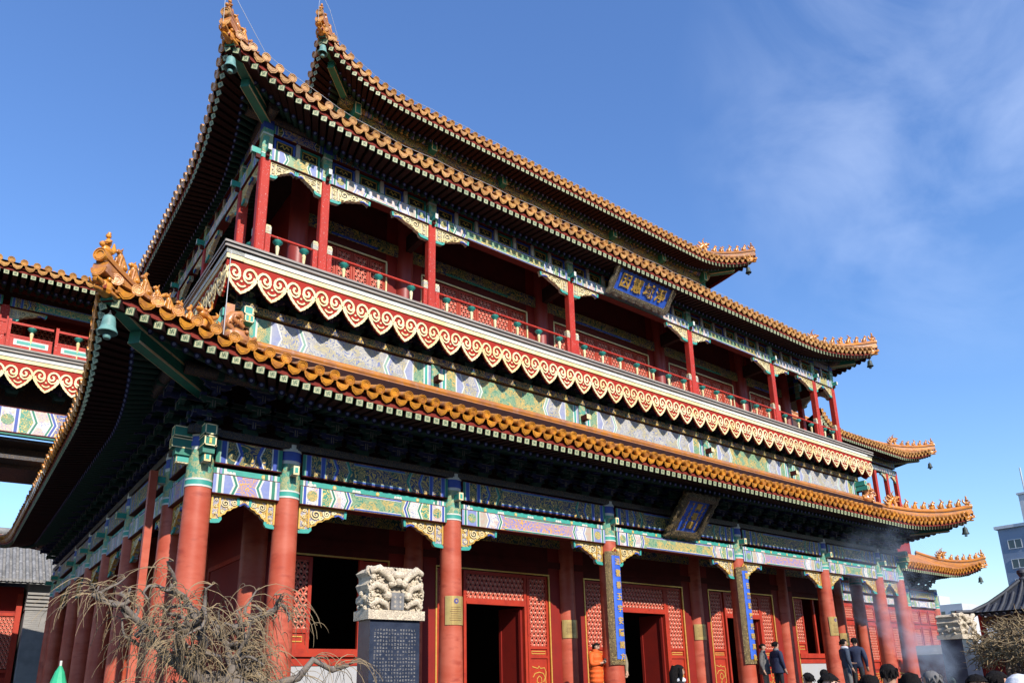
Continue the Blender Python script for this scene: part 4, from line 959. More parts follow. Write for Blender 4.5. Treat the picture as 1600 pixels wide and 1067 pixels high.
def upper_side(M, Ls, us, detail=True):
    cen = ['paint_yellow', 'paint_cream', 'paint_yellow', 'paint_cream', 'paint_yellow', 'paint_cream', 'paint_yellow']
    for i, u in enumerate(us):
        p = link('square_post', ME['upost'], pav, M @ T((u, NP, 0))); link('post_head', ME['uhead'], p)
        for s in (-1, 1):
            if us[0]-.01 <= u+s*.17 <= us[-1]+.01: link('rail_post', ME['rpost'], pav, M @ T((u+s*.17, NP-.02, 0)))
    for i in range(len(us)-1):
        a, c = us[i]+.108, us[i+1]-.108
        painted_beam('lower_beam', pav, M, a, c, 12.90, 13.22, NP-.11, .22, 'A' if i % 2 else 'B', cen[i])
        q = ME['queti2'] if c-a > 2.1 else ME['queti2_s']
        link('spandrel_bracket', q, pav, M @ T((a, NP, 12.90))); link('spandrel_bracket', q, pav, M @ T((c, NP, 12.90)) @ MIRX)
        # small openwork panels between short posts
        n = max(2, round((c-a)/.62)); wd = (c-a)/n
        for k in range(n):
            x0 = a+k*wd
            b = MB(); t = .05; frame_box(b, x0+.05, x0+wd-.05, 13.24, 13.58, t, NP-.03, NP+.04, 1 if k % 2 else 0); b.box(x0+.1, x0+wd-.1, NP+.0, NP+.03, 13.29, 13.53, 2)
            ribbon(b, [(x0+.13, 13.31), (x0+wd-.13, 13.31), (x0+wd-.13, 13.51), (x0+.13, 13.51), (x0+.13, 13.31)], .018, NP-.02, NP, 3)
            xc = x0+wd/2; ribbon(b, [(xc-.1, 13.41), (xc-.05, 13.46), (xc, 13.38), (xc+.05, 13.46), (xc+.1, 13.41)], .02, NP-.02, NP, 3)
            b.build('openwork_panel', ['blue', 'green', 'void', 'gold'], pav, M)
            if k:
                b = MB(); b.box(x0-.045, x0+.045, NP-.08, NP+.06, 13.225, 13.60, 0); b.build('short_post', ['pink'], pav, M)
        painted_beam('upper_beam', pav, M, a, c, 13.61, 13.86, NP-.09, .2, 'D', 'paint_blue')
        # rail
        b = MB(); b.tube([(a, NP-.02, 11.06), (c, NP-.02, 11.06)], .032, 8, 0); b.box(a, c, NP-.045, NP+.005, 10.10, 10.15, 0)
        b.build('hand_rail', ['post_red'], pav, M)
        n = max(2, round((c-a)/.78))
        for k in range(n): link('baluster', ME['bal'], pav, M @ T((a+(c-a)*(k+.5)/n, NP-.02, 0)))
    b = MB(); b.tube([(us[0]-.5, NP-.02, 14.0), (us[-1]+.5, NP-.02, 14.0)], .13, 10, 0); b.box(us[0]-.4, us[-1]+.4, NP-.06, NP+.06, 14.0, 14.45, 1); b.build('eave_purlin', ['eave_gilt', 'eave_shade_red'], pav, M)
UYF = [LY-y for y in UY[::-1]]
upper_side(FR['front'][0], LX, UX); upper_side(FR['left'][0], LY, UYF); upper_side(FR['right'][0], LY, UY); upper_side(FR['back'][0], LX, [LX-x for x in UX[::-1]])
b = MB(); b.box(.9, LX-.9, .9, LY-.9, 13.9, 14.0, 0)
for x in UX[2:-2]: b.box(x-.08, x+.08, .97, 2.3, 12.75, 13.2, 1)
b.build('upper_ceiling', ['eave_shade_red', 'eave_shade_red'], pav)

# ---- upper storey wall n = 2.3
UW = 2.32; UHEAD = 12.35
ucol = MB(); ucol.lathe([(.235, 10.06), (.23, 14.0)], 24, 0); ucol = ucol.mesh('round_column', ['column_red_shade'])
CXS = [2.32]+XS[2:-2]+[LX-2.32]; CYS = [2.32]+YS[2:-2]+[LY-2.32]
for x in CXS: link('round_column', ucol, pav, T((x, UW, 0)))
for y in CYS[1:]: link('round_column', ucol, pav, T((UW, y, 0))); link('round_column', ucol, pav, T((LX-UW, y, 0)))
def upper_leaf(x0, x1, z0, z1, y, parent):
    b = MB(); t = .06; frame_box(b, x0, x1, z0, z1, t, y, y+.06, 0)
    zs = [z0, z0+(z1-z0)*.50, z1]
    b.box(x0+t, x1-t, y, y+.06, zs[1]-.04, zs[1]+.04, 0)
    ribbon(b, [(x0+.025, z0+.03), (x0+.025, z1-.03)], .016, y-.012, y, 1); ribbon(b, [(x1-.025, z0+.03), (x1-.025, z1-.03)], .016, y-.012, y, 1)
    o = b.build('window_panel', ['door_red', 'column_red'], parent)
    link('lattice', lattice(x1-x0-2*t, zs[1]-.04-z0-t, cell=.13, bar=.024), o, T((x0+t, y+.012, z0+t))); link('lattice', lattice(x1-x0-2*t, z1-t-zs[1]-.04, cell=.13, bar=.024), o, T((x0+t, y+.012, zs[1]+.04)))
for i in range(len(CXS)-1):
    a, c = CXS[i]+.2, CXS[i+1]-.2
    f0, f1 = a+.35, c-.35
    b = MB(); b.box(a, f0, UW, UW+.1, 10.06, 13.95, 0); b.box(f1, c, UW, UW+.1, 10.06, 13.95, 0); b.box(f0, f1, UW, UW+.1, UHEAD, 13.95, 5)  # shaded upper wall painted darker than the sunlit side strips
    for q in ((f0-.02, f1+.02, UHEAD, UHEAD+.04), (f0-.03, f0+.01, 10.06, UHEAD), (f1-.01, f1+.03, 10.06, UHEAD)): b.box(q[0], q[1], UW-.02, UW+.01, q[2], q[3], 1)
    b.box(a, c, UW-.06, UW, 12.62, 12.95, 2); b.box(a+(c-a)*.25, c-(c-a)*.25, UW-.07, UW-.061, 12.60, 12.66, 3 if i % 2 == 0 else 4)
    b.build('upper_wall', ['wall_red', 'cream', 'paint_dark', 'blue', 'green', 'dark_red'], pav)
    n = max(4, round((f1-f0)/.62)); wd = (f1-f0)/n
    for k in range(n): upper_leaf(f0+k*wd+.005, f0+(k+1)*wd-.005, 10.08, UHEAD-.02, UW+.03, pav)
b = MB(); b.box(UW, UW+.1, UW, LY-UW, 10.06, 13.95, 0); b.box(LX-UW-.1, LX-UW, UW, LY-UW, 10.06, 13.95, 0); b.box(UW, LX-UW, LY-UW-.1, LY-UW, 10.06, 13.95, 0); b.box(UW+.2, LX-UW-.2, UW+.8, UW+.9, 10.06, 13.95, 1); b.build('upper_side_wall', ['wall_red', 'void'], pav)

# ---- third storey: low wall and painted purlins under the top eave
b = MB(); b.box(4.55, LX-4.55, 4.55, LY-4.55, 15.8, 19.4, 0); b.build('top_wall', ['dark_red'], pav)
TXS = [4.5]+[7.2]+XS[3:5]+[LX-7.2]+[LX-4.5]
for sd in ('front', 'left', 'right'):
    M, Ls = FR[sd]; us = TXS if sd == 'front' else [4.5, 7.2, 9.4, 11.6, LY-4.5]
    for i in range(len(us)-1):
        painted_beam('lower_beam', pav, M, us[i]+.1, us[i+1]-.1, 17.75, 18.15, 4.4, .2, 'D', 'paint_dark')
    b = MB(); b.tube([(us[0]-.5, 4.25, 18.62), (us[-1]+.5, 4.25, 18.62)], .15, 12, 0)
    for i in range(len(us)-1):
        for f in (.12, .30, .70, .88):
            x = us[i]+(us[i+1]-us[i])*f
            for k, m in ((0, 2), (.08, 1), (.14, 2), (.22, 3)): b.tube([(x+k, 4.25, 18.62), (x+k+.05, 4.25, 18.62)], .154, 12, m, cap=False)
    b.box(us[0], us[-1], 4.2, 4.3, 18.15, 18.45, 0)
    b.build('eave_purlin', ['paint_dark', 'blue', 'lavender', 'green'], pav, M)
    for u in us:
        b = MB(); b.box(u-.1, u+.1, 3.95, 4.5, 18.2, 18.6, 0); frame_box(b, u-.1, u+.1, 18.2, 18.6, .02, 3.944, 3.948, 1); b.box(u-.05, u+.05, 4.3, 4.5, 17.2, 18.2, 0); b.build('beam_head', ['green', 'cream'], pav, M)

# ================================================================== SIGNS, BOARDS, BELLS
def frame_board(b, w_, h_, t, d, m, wavy=False):
    """carved frame round a w_ x h_ board, in x,z, with a lively outer edge"""
    hw, hh = w_/2, h_/2
    n = 60; outer = []; inner = []
    per = [(-hw, -hh), (hw, -hh), (hw, hh), (-hw, hh)]
    tot = 2*(w_+h_)
    for i in range(n):
        q = i/n*tot
        if q < w_: p = (-hw+q, -hh); o = (0, -1)
        elif q < w_+h_: p = (hw, -hh+q-w_); o = (1, 0)
        elif q < 2*w_+h_: p = (hw-(q-w_-h_), hh); o = (0, 1)
        else: p = (-hw, hh-(q-2*w_-h_)); o = (-1, 0)
        inner.append(p); k = t*(1+.12*math.sin(i*2.1)*wavy)
        sx = 1+k/hw; sz = 1+k/hh; outer.append((p[0]*sx, p[1]*sz))
    I0 = [Vector((x, -d, z)) for x, z in inner]; O0 = [Vector((x, -d*.7, z)) for x, z in outer]; M0 = [(a+c)/2+Vector((0, -d*.35, 0)) for a, c in zip(I0, O0)]; O1 = [Vector((x, .02, z)) for x, z in outer]
    for A, B in ((I0, M0), (M0, O0), (O0, O1)): b.strip(A+A[:1], B+B[:1], m)
    b.strip([Vector((x, .0, z)) for x, z in inner+inner[:1]], I0+I0[:1], m)
# upper name board
pl = thing('name_board', 'wide blue plaque with four gold characters in a carved frame under the middle eave', 'plaque', (12.72, .42, 13.36))
PM = Matrix.Rotation(R(38), 4, 'X') @ Matrix.Scale(1.14, 4)
b = MB(); b.box(-1.02, 1.02, -.01, .06, -.29, .29, 0); b.build('board', ['plaque_blue'], pl, PM)
b = MB(); frame_board(b, 2.04, .58, .17, .05, 0, True); b.build('carved_frame', ['carve_frame_dark'], pl, PM)
for k, ch in enumerate('因慧域淨'): link('character', GLY[ch, .40], pl, PM @ T((-.69+.46*k, -.022, 0)))
for sx in (-.8, .8):
    b = MB(); b.tube([(sx, .03, .25), (sx, .55, .35)], .015, 6, 0); b.build('hanger', ['iron'], pl)
# lower name board, hung steeply under the lower eave
pl = thing('name_board', 'steeply tilted blue plaque with vertical gold script in a carved frame under the lower eave', 'plaque', (12.76, -.62, 5.86))
PM = Matrix.Rotation(R(40), 4, 'X')
b = MB(); b.box(-.50, .50, -.01, .06, -.48, .48, 0); b.build('board', ['plaque_blue'], pl, PM)
b = MB(); frame_board(b, 1.0, .96, .22, .12, 0, True); b.build('carved_frame', ['carve_frame_shade'], pl, PM)
for k, ch in enumerate('萬福閣'): link('character', GLY[ch, .24], pl, PM @ T((.12, -.022, .29-.28*k)))
for cx in (-.36, -.12, .36):          # the same name in three other scripts, written downwards
    b = MB(); z = .40
    while z > -.40:
        h_ = random.uniform(.07, .13); ribbon(b, [(cx, z), (cx, z-h_)], .022, -.024, -.01, 0)
        for q in range(2):
            zz_ = z-random.uniform(.01, h_); sg = random.choice((-1, 1)); ribbon(b, [(cx, zz_), (cx+sg*.035, zz_-.012), (cx+sg*.05, zz_-.035)], .018, -.0235, -.01, 0)
        z -= h_+.02
    b.build('script_column', ['gold'], pl, PM)
# couplet boards bent round the two middle columns
def couplet(x, text, label):
    t_ = thing('couplet_board', label, 'couplet board', (x, 0, 1.9), 'couplet boards on the middle columns')
    b = MB(); r = .295; h = 2.78
    def arc(r, a0, a1, z0, z1, m, n=10):
        A = [Vector((r*math.sin(a0+(a1-a0)*k/n), -r*math.cos(a0+(a1-a0)*k/n), z0)) for k in range(n+1)]; B = [v+Vector((0, 0, z1-z0)) for v in A]; b.strip(A, B, m)
    arc(r, -1.05, 1.05, 0, h, 1); arc(r-.045, -1.05, 1.05, 0, h, 1)
    for a in (-1.05, 1.05):
        d = Vector((math.sin(a), -math.cos(a), 0)); b.quad(d*(r-.045), d*r, d*r+Vector((0, 0, h)), d*(r-.045)+Vector((0, 0, h)), 1)
    for z in (0, h):
        A = [Vector((r*math.sin(-1.05+2.1*k/10), -r*math.cos(-1.05+2.1*k/10), z)) for k in range(11)]; b.strip(A, [v*(1-.045/r) if False else Vector((v.x*(1-.045/r), v.y*(1-.045/r), z)) for v in A], 1)
    b.build('carved_border', ['carve_frame', 'carve_frame'], t_)
    b = MB(); arc(r+.012, -.46, .62, .13, h-.11, 0)
    b.build('blue_field', ['plaque_blue'], t_)
    n = len(text)
    for k, ch in enumerate(text):
        me = GLY[ch, .19]
        link('character', me, t_, Matrix.Rotation(.08, 4, 'Z') @ T((0, -r-.018, h-.26-(h-.44)*k/(n-1))))
    for z in (0, .02):
        pass
    b = MB(); b.tube([(-.1, -r+.02, h), (0, -r+.03, h+.1), (.1, -r+.02, h)], .02, 6, 0); b.build('hook', ['gold'], t_)
couplet(XS[3], '法雲垂玉宇安隱諸方', 'long blue couplet board with nine gold characters on the column beside the woman in orange')
couplet(XS[4], '慧日麗璇霄光明萬象', 'long blue couplet board with nine gold characters beside the man in a plaid coat')
# brass notices bent round columns
def brass(x, y, z0, z1, r, half, label, seal=True, rot=0.0):
    t_ = thing('brass_notice', label, 'sign', (x, y, z0), 'brass notices on the columns')
    b = MB(); n = 10; h = z1-z0
    A = [Vector((r*math.sin(rot-half+2*half*k/n), -r*math.cos(rot-half+2*half*k/n), 0)) for k in range(n+1)]; B = [v+Vector((0, 0, h)) for v in A]; I = [Vector((v.x*.93, v.y*.93, 0)) for v in A]; J = [v+Vector((0, 0, h)) for v in I]
    b.strip(A, B, 0); b.strip(J, I, 0); b.strip(I, A, 0); b.strip(B, J, 0); b.quad(A[0], B[0], J[0], I[0], 0); b.quad(A[-1], I[-1], J[-1], B[-1], 0)
    b.build('plate', ['brass'], t_)
    b = MB()
    def on(a, z, k=.003): return Vector(((r+k)*math.sin(a), -(r+k)*math.cos(a), z))
    rows = 7 if seal else 9
    for q in range(rows):
        z = h*(.60 if seal else .82)-q*h*.075; w_ = half*(.62 if q else .5)*random.uniform(.8, 1)
        P = [on(rot-w_+2*w_*k/6, z) for k in range(7)]; b.strip(P, [p+Vector((0, 0, .010)) for p in P], 0)
    if seal:
        for rr, m, kk in ((.055, 1, .004), (.045, 0, .006), (.032, 1, .008), (.018, 2, .010)):
            b._add([on(rot+rr*math.cos(2*math.pi*k/16)/r, h*.82+rr*math.sin(2*math.pi*k/16), kk) for k in range(16)], [list(range(16))], m)
    b.build('engraving', ['tile_gap', 'blue', 'gold'], t_)
brass(XS[2], 0, 2.72, 3.32, .262, .92, 'tall brass notice with round seal on the front column beside the pale stone stele', True, -.1)
brass(XS[5], 0, 2.79, 3.40, .262, .92, 'brass notice with a seal on the front column behind the man in the slate jacket', True, -.1)
brass(XS[3], WY+.06, 2.63, 3.10, .285, .9, 'small brass notice on the inner column left of the woman in orange', False, -.25)
brass(XS[4], WY+.06, 2.67, 3.14, .285, .9, 'small brass notice on the inner column just left of the second couplet board', False, -.25)
brass(XS[6], WY+.06, 2.60, 3.05, .285, .9, 'small brass notice on the inner column near the far right end of the porch', False, -.25)
# wind bells under the roof corners
def bell(p, s, label, dark=False):
    t_ = thing('wind_bell', label, 'bell', p, 'wind bells under the roof corners'); m = 'bronze_dark' if dark else 'bronze'
    b = MB(); b.lathe([(0, -.06), (.05, -.065), (.085, -.09), (.10, -.16), (.112, -.27), (.15, -.36), (.145, -.37), (.10, -.30), (.085, -.12), (0, -.09)], 16, 0, Matrix.Scale(s, 4)); b.build('bell_body', [m], t_)
    b = MB(); b.tube([(0, 0, .02), (0, 0, -.07*s)], .012*s, 6, 0); b.tube([(.03*s, 0, -.06*s), (0, 0, -.0), (-.03*s, 0, -.06*s)], .012*s, 6, 0); b.build('bell_hanger', ['iron'], t_)
    b = MB(); b.tube([(0, 0, -.1*s), (0, 0, -.42*s)], .008*s, 5, 0); b.lathe([(0, -.40), (.055, -.41), (.062, -.44), (.05, -.47), (0, -.48)], 12, 0, Matrix.Scale(s, 4)); b.build('clapper', [m], t_)
def tip_of(sf, tip, n0, right, LXX=LX):
    t0 = tip['front']; return (LXX-t0 if right else t0)
for (sf, tp, nm) in ((sf1, tip1, 'lower'), (sf2, tip2, 'middle'), (sf3, tip3, 'top')):
    u0, u1, t, ne, ze, zz, lim = sf(LX); q = tp['front']; z_ = zz(q, q)-.50
    bell((q+.24, q+.24, z_), .92, 'green bronze wind bell hanging from the left corner of the %s roof' % nm)
    bell((LX-q-.24, q+.24, z_), .88, 'dark bronze wind bell hanging from the right corner of the %s roof' % nm, True)
# lightning conductor strung along the eaves
def wire(name, pts, label, r=.005):
    b = MB(); b.tube(pts, r, 5, 0); tag(b.build(name, ['wire']), label, 'wire', 'lightning wires on the roofs')
for (sf, tp, nm) in ((sf2, tip2, 'middle'), (sf3, tip3, 'top')):
    u0, u1, t, ne, ze, zz, lim = sf(LX); q = tp['front']; P = []
    for k in range(0, 61):
        u = q+(LX-2*q)*k/60; P.append((u, ne(u)+.02, zz(u, ne(u))+.14+.02*math.sin(k*1.7)))
    P = [(q-.05, q-.05, zz(q, q)-.2), (q-.06, q-.06, zz(q, q)+.5), (q+.02, q+.02, zz(q, q)+1.0), (q+.3, q+.05, zz(q, q)+.6)]+P[2:]
    wire('lightning_wire', P, 'thin lightning wire strung along the front eave of the %s roof' % nm)

# ================================================================== NEIGHBOURING BUILDINGS
# ---- raised covered bridge joining the pavilion on the west
br = thing('covered_bridge', 'raised red covered bridge with tiled eave and scroll fascia, at the left edge', 'bridge', (0, 0, 0))
GL = 13.0; GM = T((-12.55, 7.71, -.30)) @ Matrix.Rotation(R(-1.2), 4, 'Y')
gfr = {k: (GM @ m, l) for k, (m, l) in frames(GL, 4.2).items()}
make_roof(br, 'bridge_roof', gfr, -.62, 12.10, 0, 0, 1.0, 2.7, 1.3, sides=('front',), hips=(), scale=.9, pitch=.27, rafter=.19, inner=2.0)
fascia(GM, GL, True, br)
b = MB(); b.box(.2, GL-.2, .25, 4.0, 9.9, 10.06, 0); b.build('bridge_floor', ['wood_grey'], br, GM)
for z0, z1, y, k, cn in ((11.38, 11.66, .55, 'D', 'paint_green'), (11.95, 12.15, .60, 'D', 'paint_dark'), (7.98, 8.66, .55, 'B', 'paint_blue')):
    for i in range(4):
        x0 = .2+i*3.15
        painted_beam('painted_beam', br, GM, x0+.08, x0+3.07, z0, z1, y, .25, k, cn, 'dark_red')
for i in range(5):
    x = .2+i*3.15
    b = MB(); b.box(x-.1, x+.1, .58, .78, 10.06, 11.42, 0); b.build('bridge_post', ['post_red'], br, GM)
    if i < 4: link('spandrel_bracket', ME['queti2'], br, GM @ T((x+.1, .68, 11.38)) @ Matrix.Scale(.8, 4))
    if i: link('spandrel_bracket', ME['queti2'], br, GM @ T((x-.1, .68, 11.38)) @ MIRX @ Matrix.Scale(.8, 4))
b = MB(); b.box(.2, GL, .57, .72, 7.93, 7.99, 0); b.box(.2, GL, .9, 3.6, 7.4, 7.5, 1); b.box(.2, GL, .80, 3.6, 7.84, 7.92, 1); b.box(.2, GL, 1.5, 1.6, 7.3, 7.94, 1); b.box(.2, GL, 1.3, 1.4, 8.66, 9.9, 1); b.build('bridge_soffit', ['green', 'eave_gilt'], br, GM)
for i in range(12):
    x0 = .3+i*1.05
    b = MB()
    b.box(x0, x0+1.0, .22, .26, 10.78, 10.84, 0); b.box(x0, x0+1.0, .22, .26, 10.44, 10.49, 0); b.box(x0, x0+1.0, .22, .26, 10.10, 10.16, 0); b.box(x0, x0+.07, .21, .27, 10.06, 10.90, 0)
    b.box(x0+.07, x0+1.0, .23, .25, 10.16, 10.44, 0); b.box(x0+.16, x0+.92, .222, .229, 10.22, 10.38, 1); b.box(x0+.23, x0+.85, .2165, .2215, 10.26, 10.34, 2)
    b.build('rail_panel', ['post_red', 'white', 'teal'], br, GM)
    link('baluster', ME['bal'], br, GM @ T((x0+.53, .24, -.24)))
for i in range(10):
    x0 = .5+i*1.22
    b = MB(); frame_box(b, x0, x0+1.15, 10.06, 11.6, .06, 1.7, 1.76, 0); o = b.build('window_panel', ['door_red'], br, GM)
    link('lattice', lattice(1.03, 1.42, cell=.13, bar=.024), o, T((x0+.06, 1.71, 10.12)))
b = MB(); b.box(.2, GL, 1.77, 1.85, 10.06, 12.4, 0); b.box(.2, GL, .5, 4, 12.1, 12.16, 1); b.build('bridge_wall', ['wall_red', 'eave_shade_red'], br, GM)
for i in range(12):
    link('bracket_set', ME['dg2'], br, GM @ T((.6+i*1.05, .80, 9.05)))

# ---- the two-storey tower on the east, behind the right end
tw = thing('side_tower', 'two-storey red side tower with orange tiled roofs behind the right end of the pavilion', 'tower', (29.6, 4.7, 0))
TX, TY = 9.9, 9.0; tfr = frames(TX, TY)
def east_only(sd, u): return sd == 'front' and u < 1.2
make_roof(tw, 'tower_lower_roof', tfr, -1.62, 6.72, .34, .42, 2.6, 2.0, 1.05, sides=('front',), hips=('fr',), nbeasts=5, inner=1.9, low=True)
make_roof(tw, 'tower_upper_roof', tfr, -.55, 13.30, .34, .42, 2.6, 4.9, 3.2, sides=('front',), hips=('fr',), nbeasts=5, inner=1.9)
for x in (0, 3.3, 6.6, TX):
    c = link('column', shaft, tw, T((x, 0, 0))); link('column_head', head, c, T((0, 0, -.1)))
    p = link('square_post', ME['upost'], tw, T((min(max(x, .9), TX-.9), .55, -.3)))
for x in (TX-.2,): link('square_post', ME['upost'], tw, T((TX-.9, 3.0, -.3)))
link('square_post', ME['upost'], tw, T((TX-2.0, .55, -.3)))
for i in range(3):
    x0, x1 = 3.3*i+.2, 3.3*(i+1)-.2
    painted_beam('lower_beam', tw, None, x0, x1, 4.85, 5.2, -.15, .3, 'A' if i % 2 else 'B', 'paint_cream'); painted_beam('upper_beam', tw, None, x0, x1, 5.3, 5.7, -.19, .38, 'D', 'paint_dark')
    for k in range(4): link('bracket_set', ME['dg1'], tw, T((x0+.8*k, 0, 5.85)))
    # red panel wall with grille windows between the columns
    b = MB(); b.box(x0, x1, -.02, .1, .85, 4.85, 0)
    for q in range(3):
        a = x0+.05+q*(x1-x0)/3; e = x0-.05+(q+1)*(x1-x0)/3
        frame_box(b, a, e, 4.0, 4.7, .09, -.08, -.02, 1); frame_box(b, a, e, .9, 3.85, .1, -.08, -.02, 1); b.box(a, e, -.08, -.02, 2.1, 2.2, 1); b.box(a, e, -.08, -.02, 1.75, 1.85, 1)
        cloud_panel(b, (a+e)/2, 1.35, .55, .5, -.05, 2)
    wl = b.build('panel_wall', ['door_red', 'door_red', 'gold'], tw)
    for q in range(3):
        a = x0+.05+q*(x1-x0)/3; e = x0-.05+(q+1)*(x1-x0)/3
        link('lattice', lattice(e-a-.2, 1.55), wl, T((a+.1, -.06, 2.2))); link('lattice', lattice(e-a-.2, .5), wl, T((a+.1, -.06, 4.1)))
painted_beam('lower_beam', tw, None, 1.0, TX-1.0, 12.3, 12.62, .44, .22, 'A', 'paint_cream'); painted_beam('upper_beam', tw, None, 1.0, TX-1.0, 12.7, 13.1, .42, .22, 'D', 'paint_dark')
for x, m in ((TX-.9, MIRX), (TX-2.0, MIRX), (TX-2.0, None)): link('spandrel_bracket', ME['queti2_s'], tw, T((x, .55, 12.3)) @ (m or Matrix.Identity(4)))
b = MB(); b.box(.1, TX-.1, .1, TY, .85, 6.0, 0); b.box(2.2, TX-3.2, 1.8, TY-2, 9, 13.2, 0); b.box(.8, TX-.8, .4, TY-1, 13.1, 13.2, 1); b.box(.8, TX-.8, .4, TY-1, 5.9, 9.9, 0); b.box(-.5, TX+.5, -1.3, TY, 0, .85, 2)
b.build('tower_core', ['wall_red', 'eave_shade_red', 'stone_dark'], tw)
for nm, z_, k in (('lower', 6.55, TX+1.62+.2), ('upper', 13.12, TX+.55+.2)):
    bell((29.6+k, 4.7-(1.62 if nm == 'lower' else .55)-.2, z_), .9, 'dark bronze wind bell at the right corner of the side tower %s roof' % nm, True)

# ---- grey hall behind on the far left
HS = 1.05
gh = thing('grey_hall', 'low hall with ribbed grey tile roof and brick pier at the far left', 'hall', (-14.1, 25.3, .1))
gh.scale = (HS, HS, HS)
mat('grey_tile', (.24, .23, .22), .85, (.10, .10, .10), 3, .8, bump=.4, var2=(.36, .35, .33), v2scale=6, v2lo=.55, v2hi=.7)
mat('brick_grey', (.30, .28, .26), .85, (.22, .21, .20), 2, .8, bump=.3)
b = MB(); b.quad((-1, -.9, 5.75), (14.2, -.9, 5.75), (14.2, 3.2, 8.3), (-1, 3.2, 8.3), 0); b.quad((14.2, 7.3, 5.75), (-1, 7.3, 5.75), (-1, 3.2, 8.3), (14.2, 3.2, 8.3), 0)
b.quad((-1, -.9, 5.68), (14.2, -.9, 5.68), (14.2, .4, 6.3), (-1, .4, 6.3), 0)
hr = b.build('hall_roof', ['grey_tile'], gh)
gdm = MB(); gdm.lathe([(0, .02), (.07, .02), (.07, -.04)], 10, 0); gdm = gdm.mesh('tile_end', ['grey_tile'])
for k in range(48):
    x = 3.0+k*.235
    b = MB(); b.tube([(x, -.92, 5.80), (x, 1.1, 7.05), (x, 3.15, 8.33)], .075, 7, 0); b.build('tile_row', ['grey_tile'], hr)
    link('tile_end', gdm, hr, basis((1, 0, 0), (0, 0, 1), (0, -1, 0), (x, -.95, 5.80)))
b = MB(); b.tube([(-1, 3.2, 8.45), (14.3, 3.2, 8.45)], .2, 8, 0); b.tube([(14.05, -.9, 5.95), (14.05, 3.2, 8.55)], .12, 8, 0); b.build('hall_ridge', ['grey_tile'], hr)
b = MB(); b.box(0, 12.9, .6, 6.5, 0, 5.7, 0); b.box(14.15, 24, .8, 6.5, 0, 5.4, 0); b.build('hall_wall', ['wall_red'], gh)
b = MB()
b.box(13.0, 14.1, -.1, 6.6, 0, 4.7, 0)
for k, (dz, e) in enumerate(((4.7, .05), (4.85, .12), (5.0, .2), (5.15, .28), (5.3, .36))): b.box(13.0-.02, 14.1+.02, -.1-e, 6.6, dz, dz+.13, 0)
b.box(13.0, 14.1, -.3, 6.6, 5.43, 5.9, 0)
pier = b.build('brick_pier', ['brick_grey'], gh)
bm_ = MB(); bm_.box(0, .26, -.008, .004, 0, .075, 0); bm_ = bm_.mesh('brick', ['brick_grey'])
for r_ in range(34):
    for k in range(4):
        x = 13.0+(.02 if r_ % 2 else -.11)+k*.275
        if x < 12.98 or x+.26 > 14.12: continue
        link('brick', bm_, pier, T((x, -.1, 1.9+r_*.082)))
b = MB(); frame_box(b, 11.0, 12.85, 2.2, 4.6, .12, .45, .58, 0); b.box(12.7, 12.9, .3, .6, 0, 5.4, 0); b.box(10.5, 12.9, .4, .6, 1.7, 2.0, 0); b.build('hall_window', ['door_red'], gh)
o = gh.children[-1]; link('lattice', lattice(1.6, 2.1, cell=.14, bar=.03), o, T((11.12, .5, 2.35)))

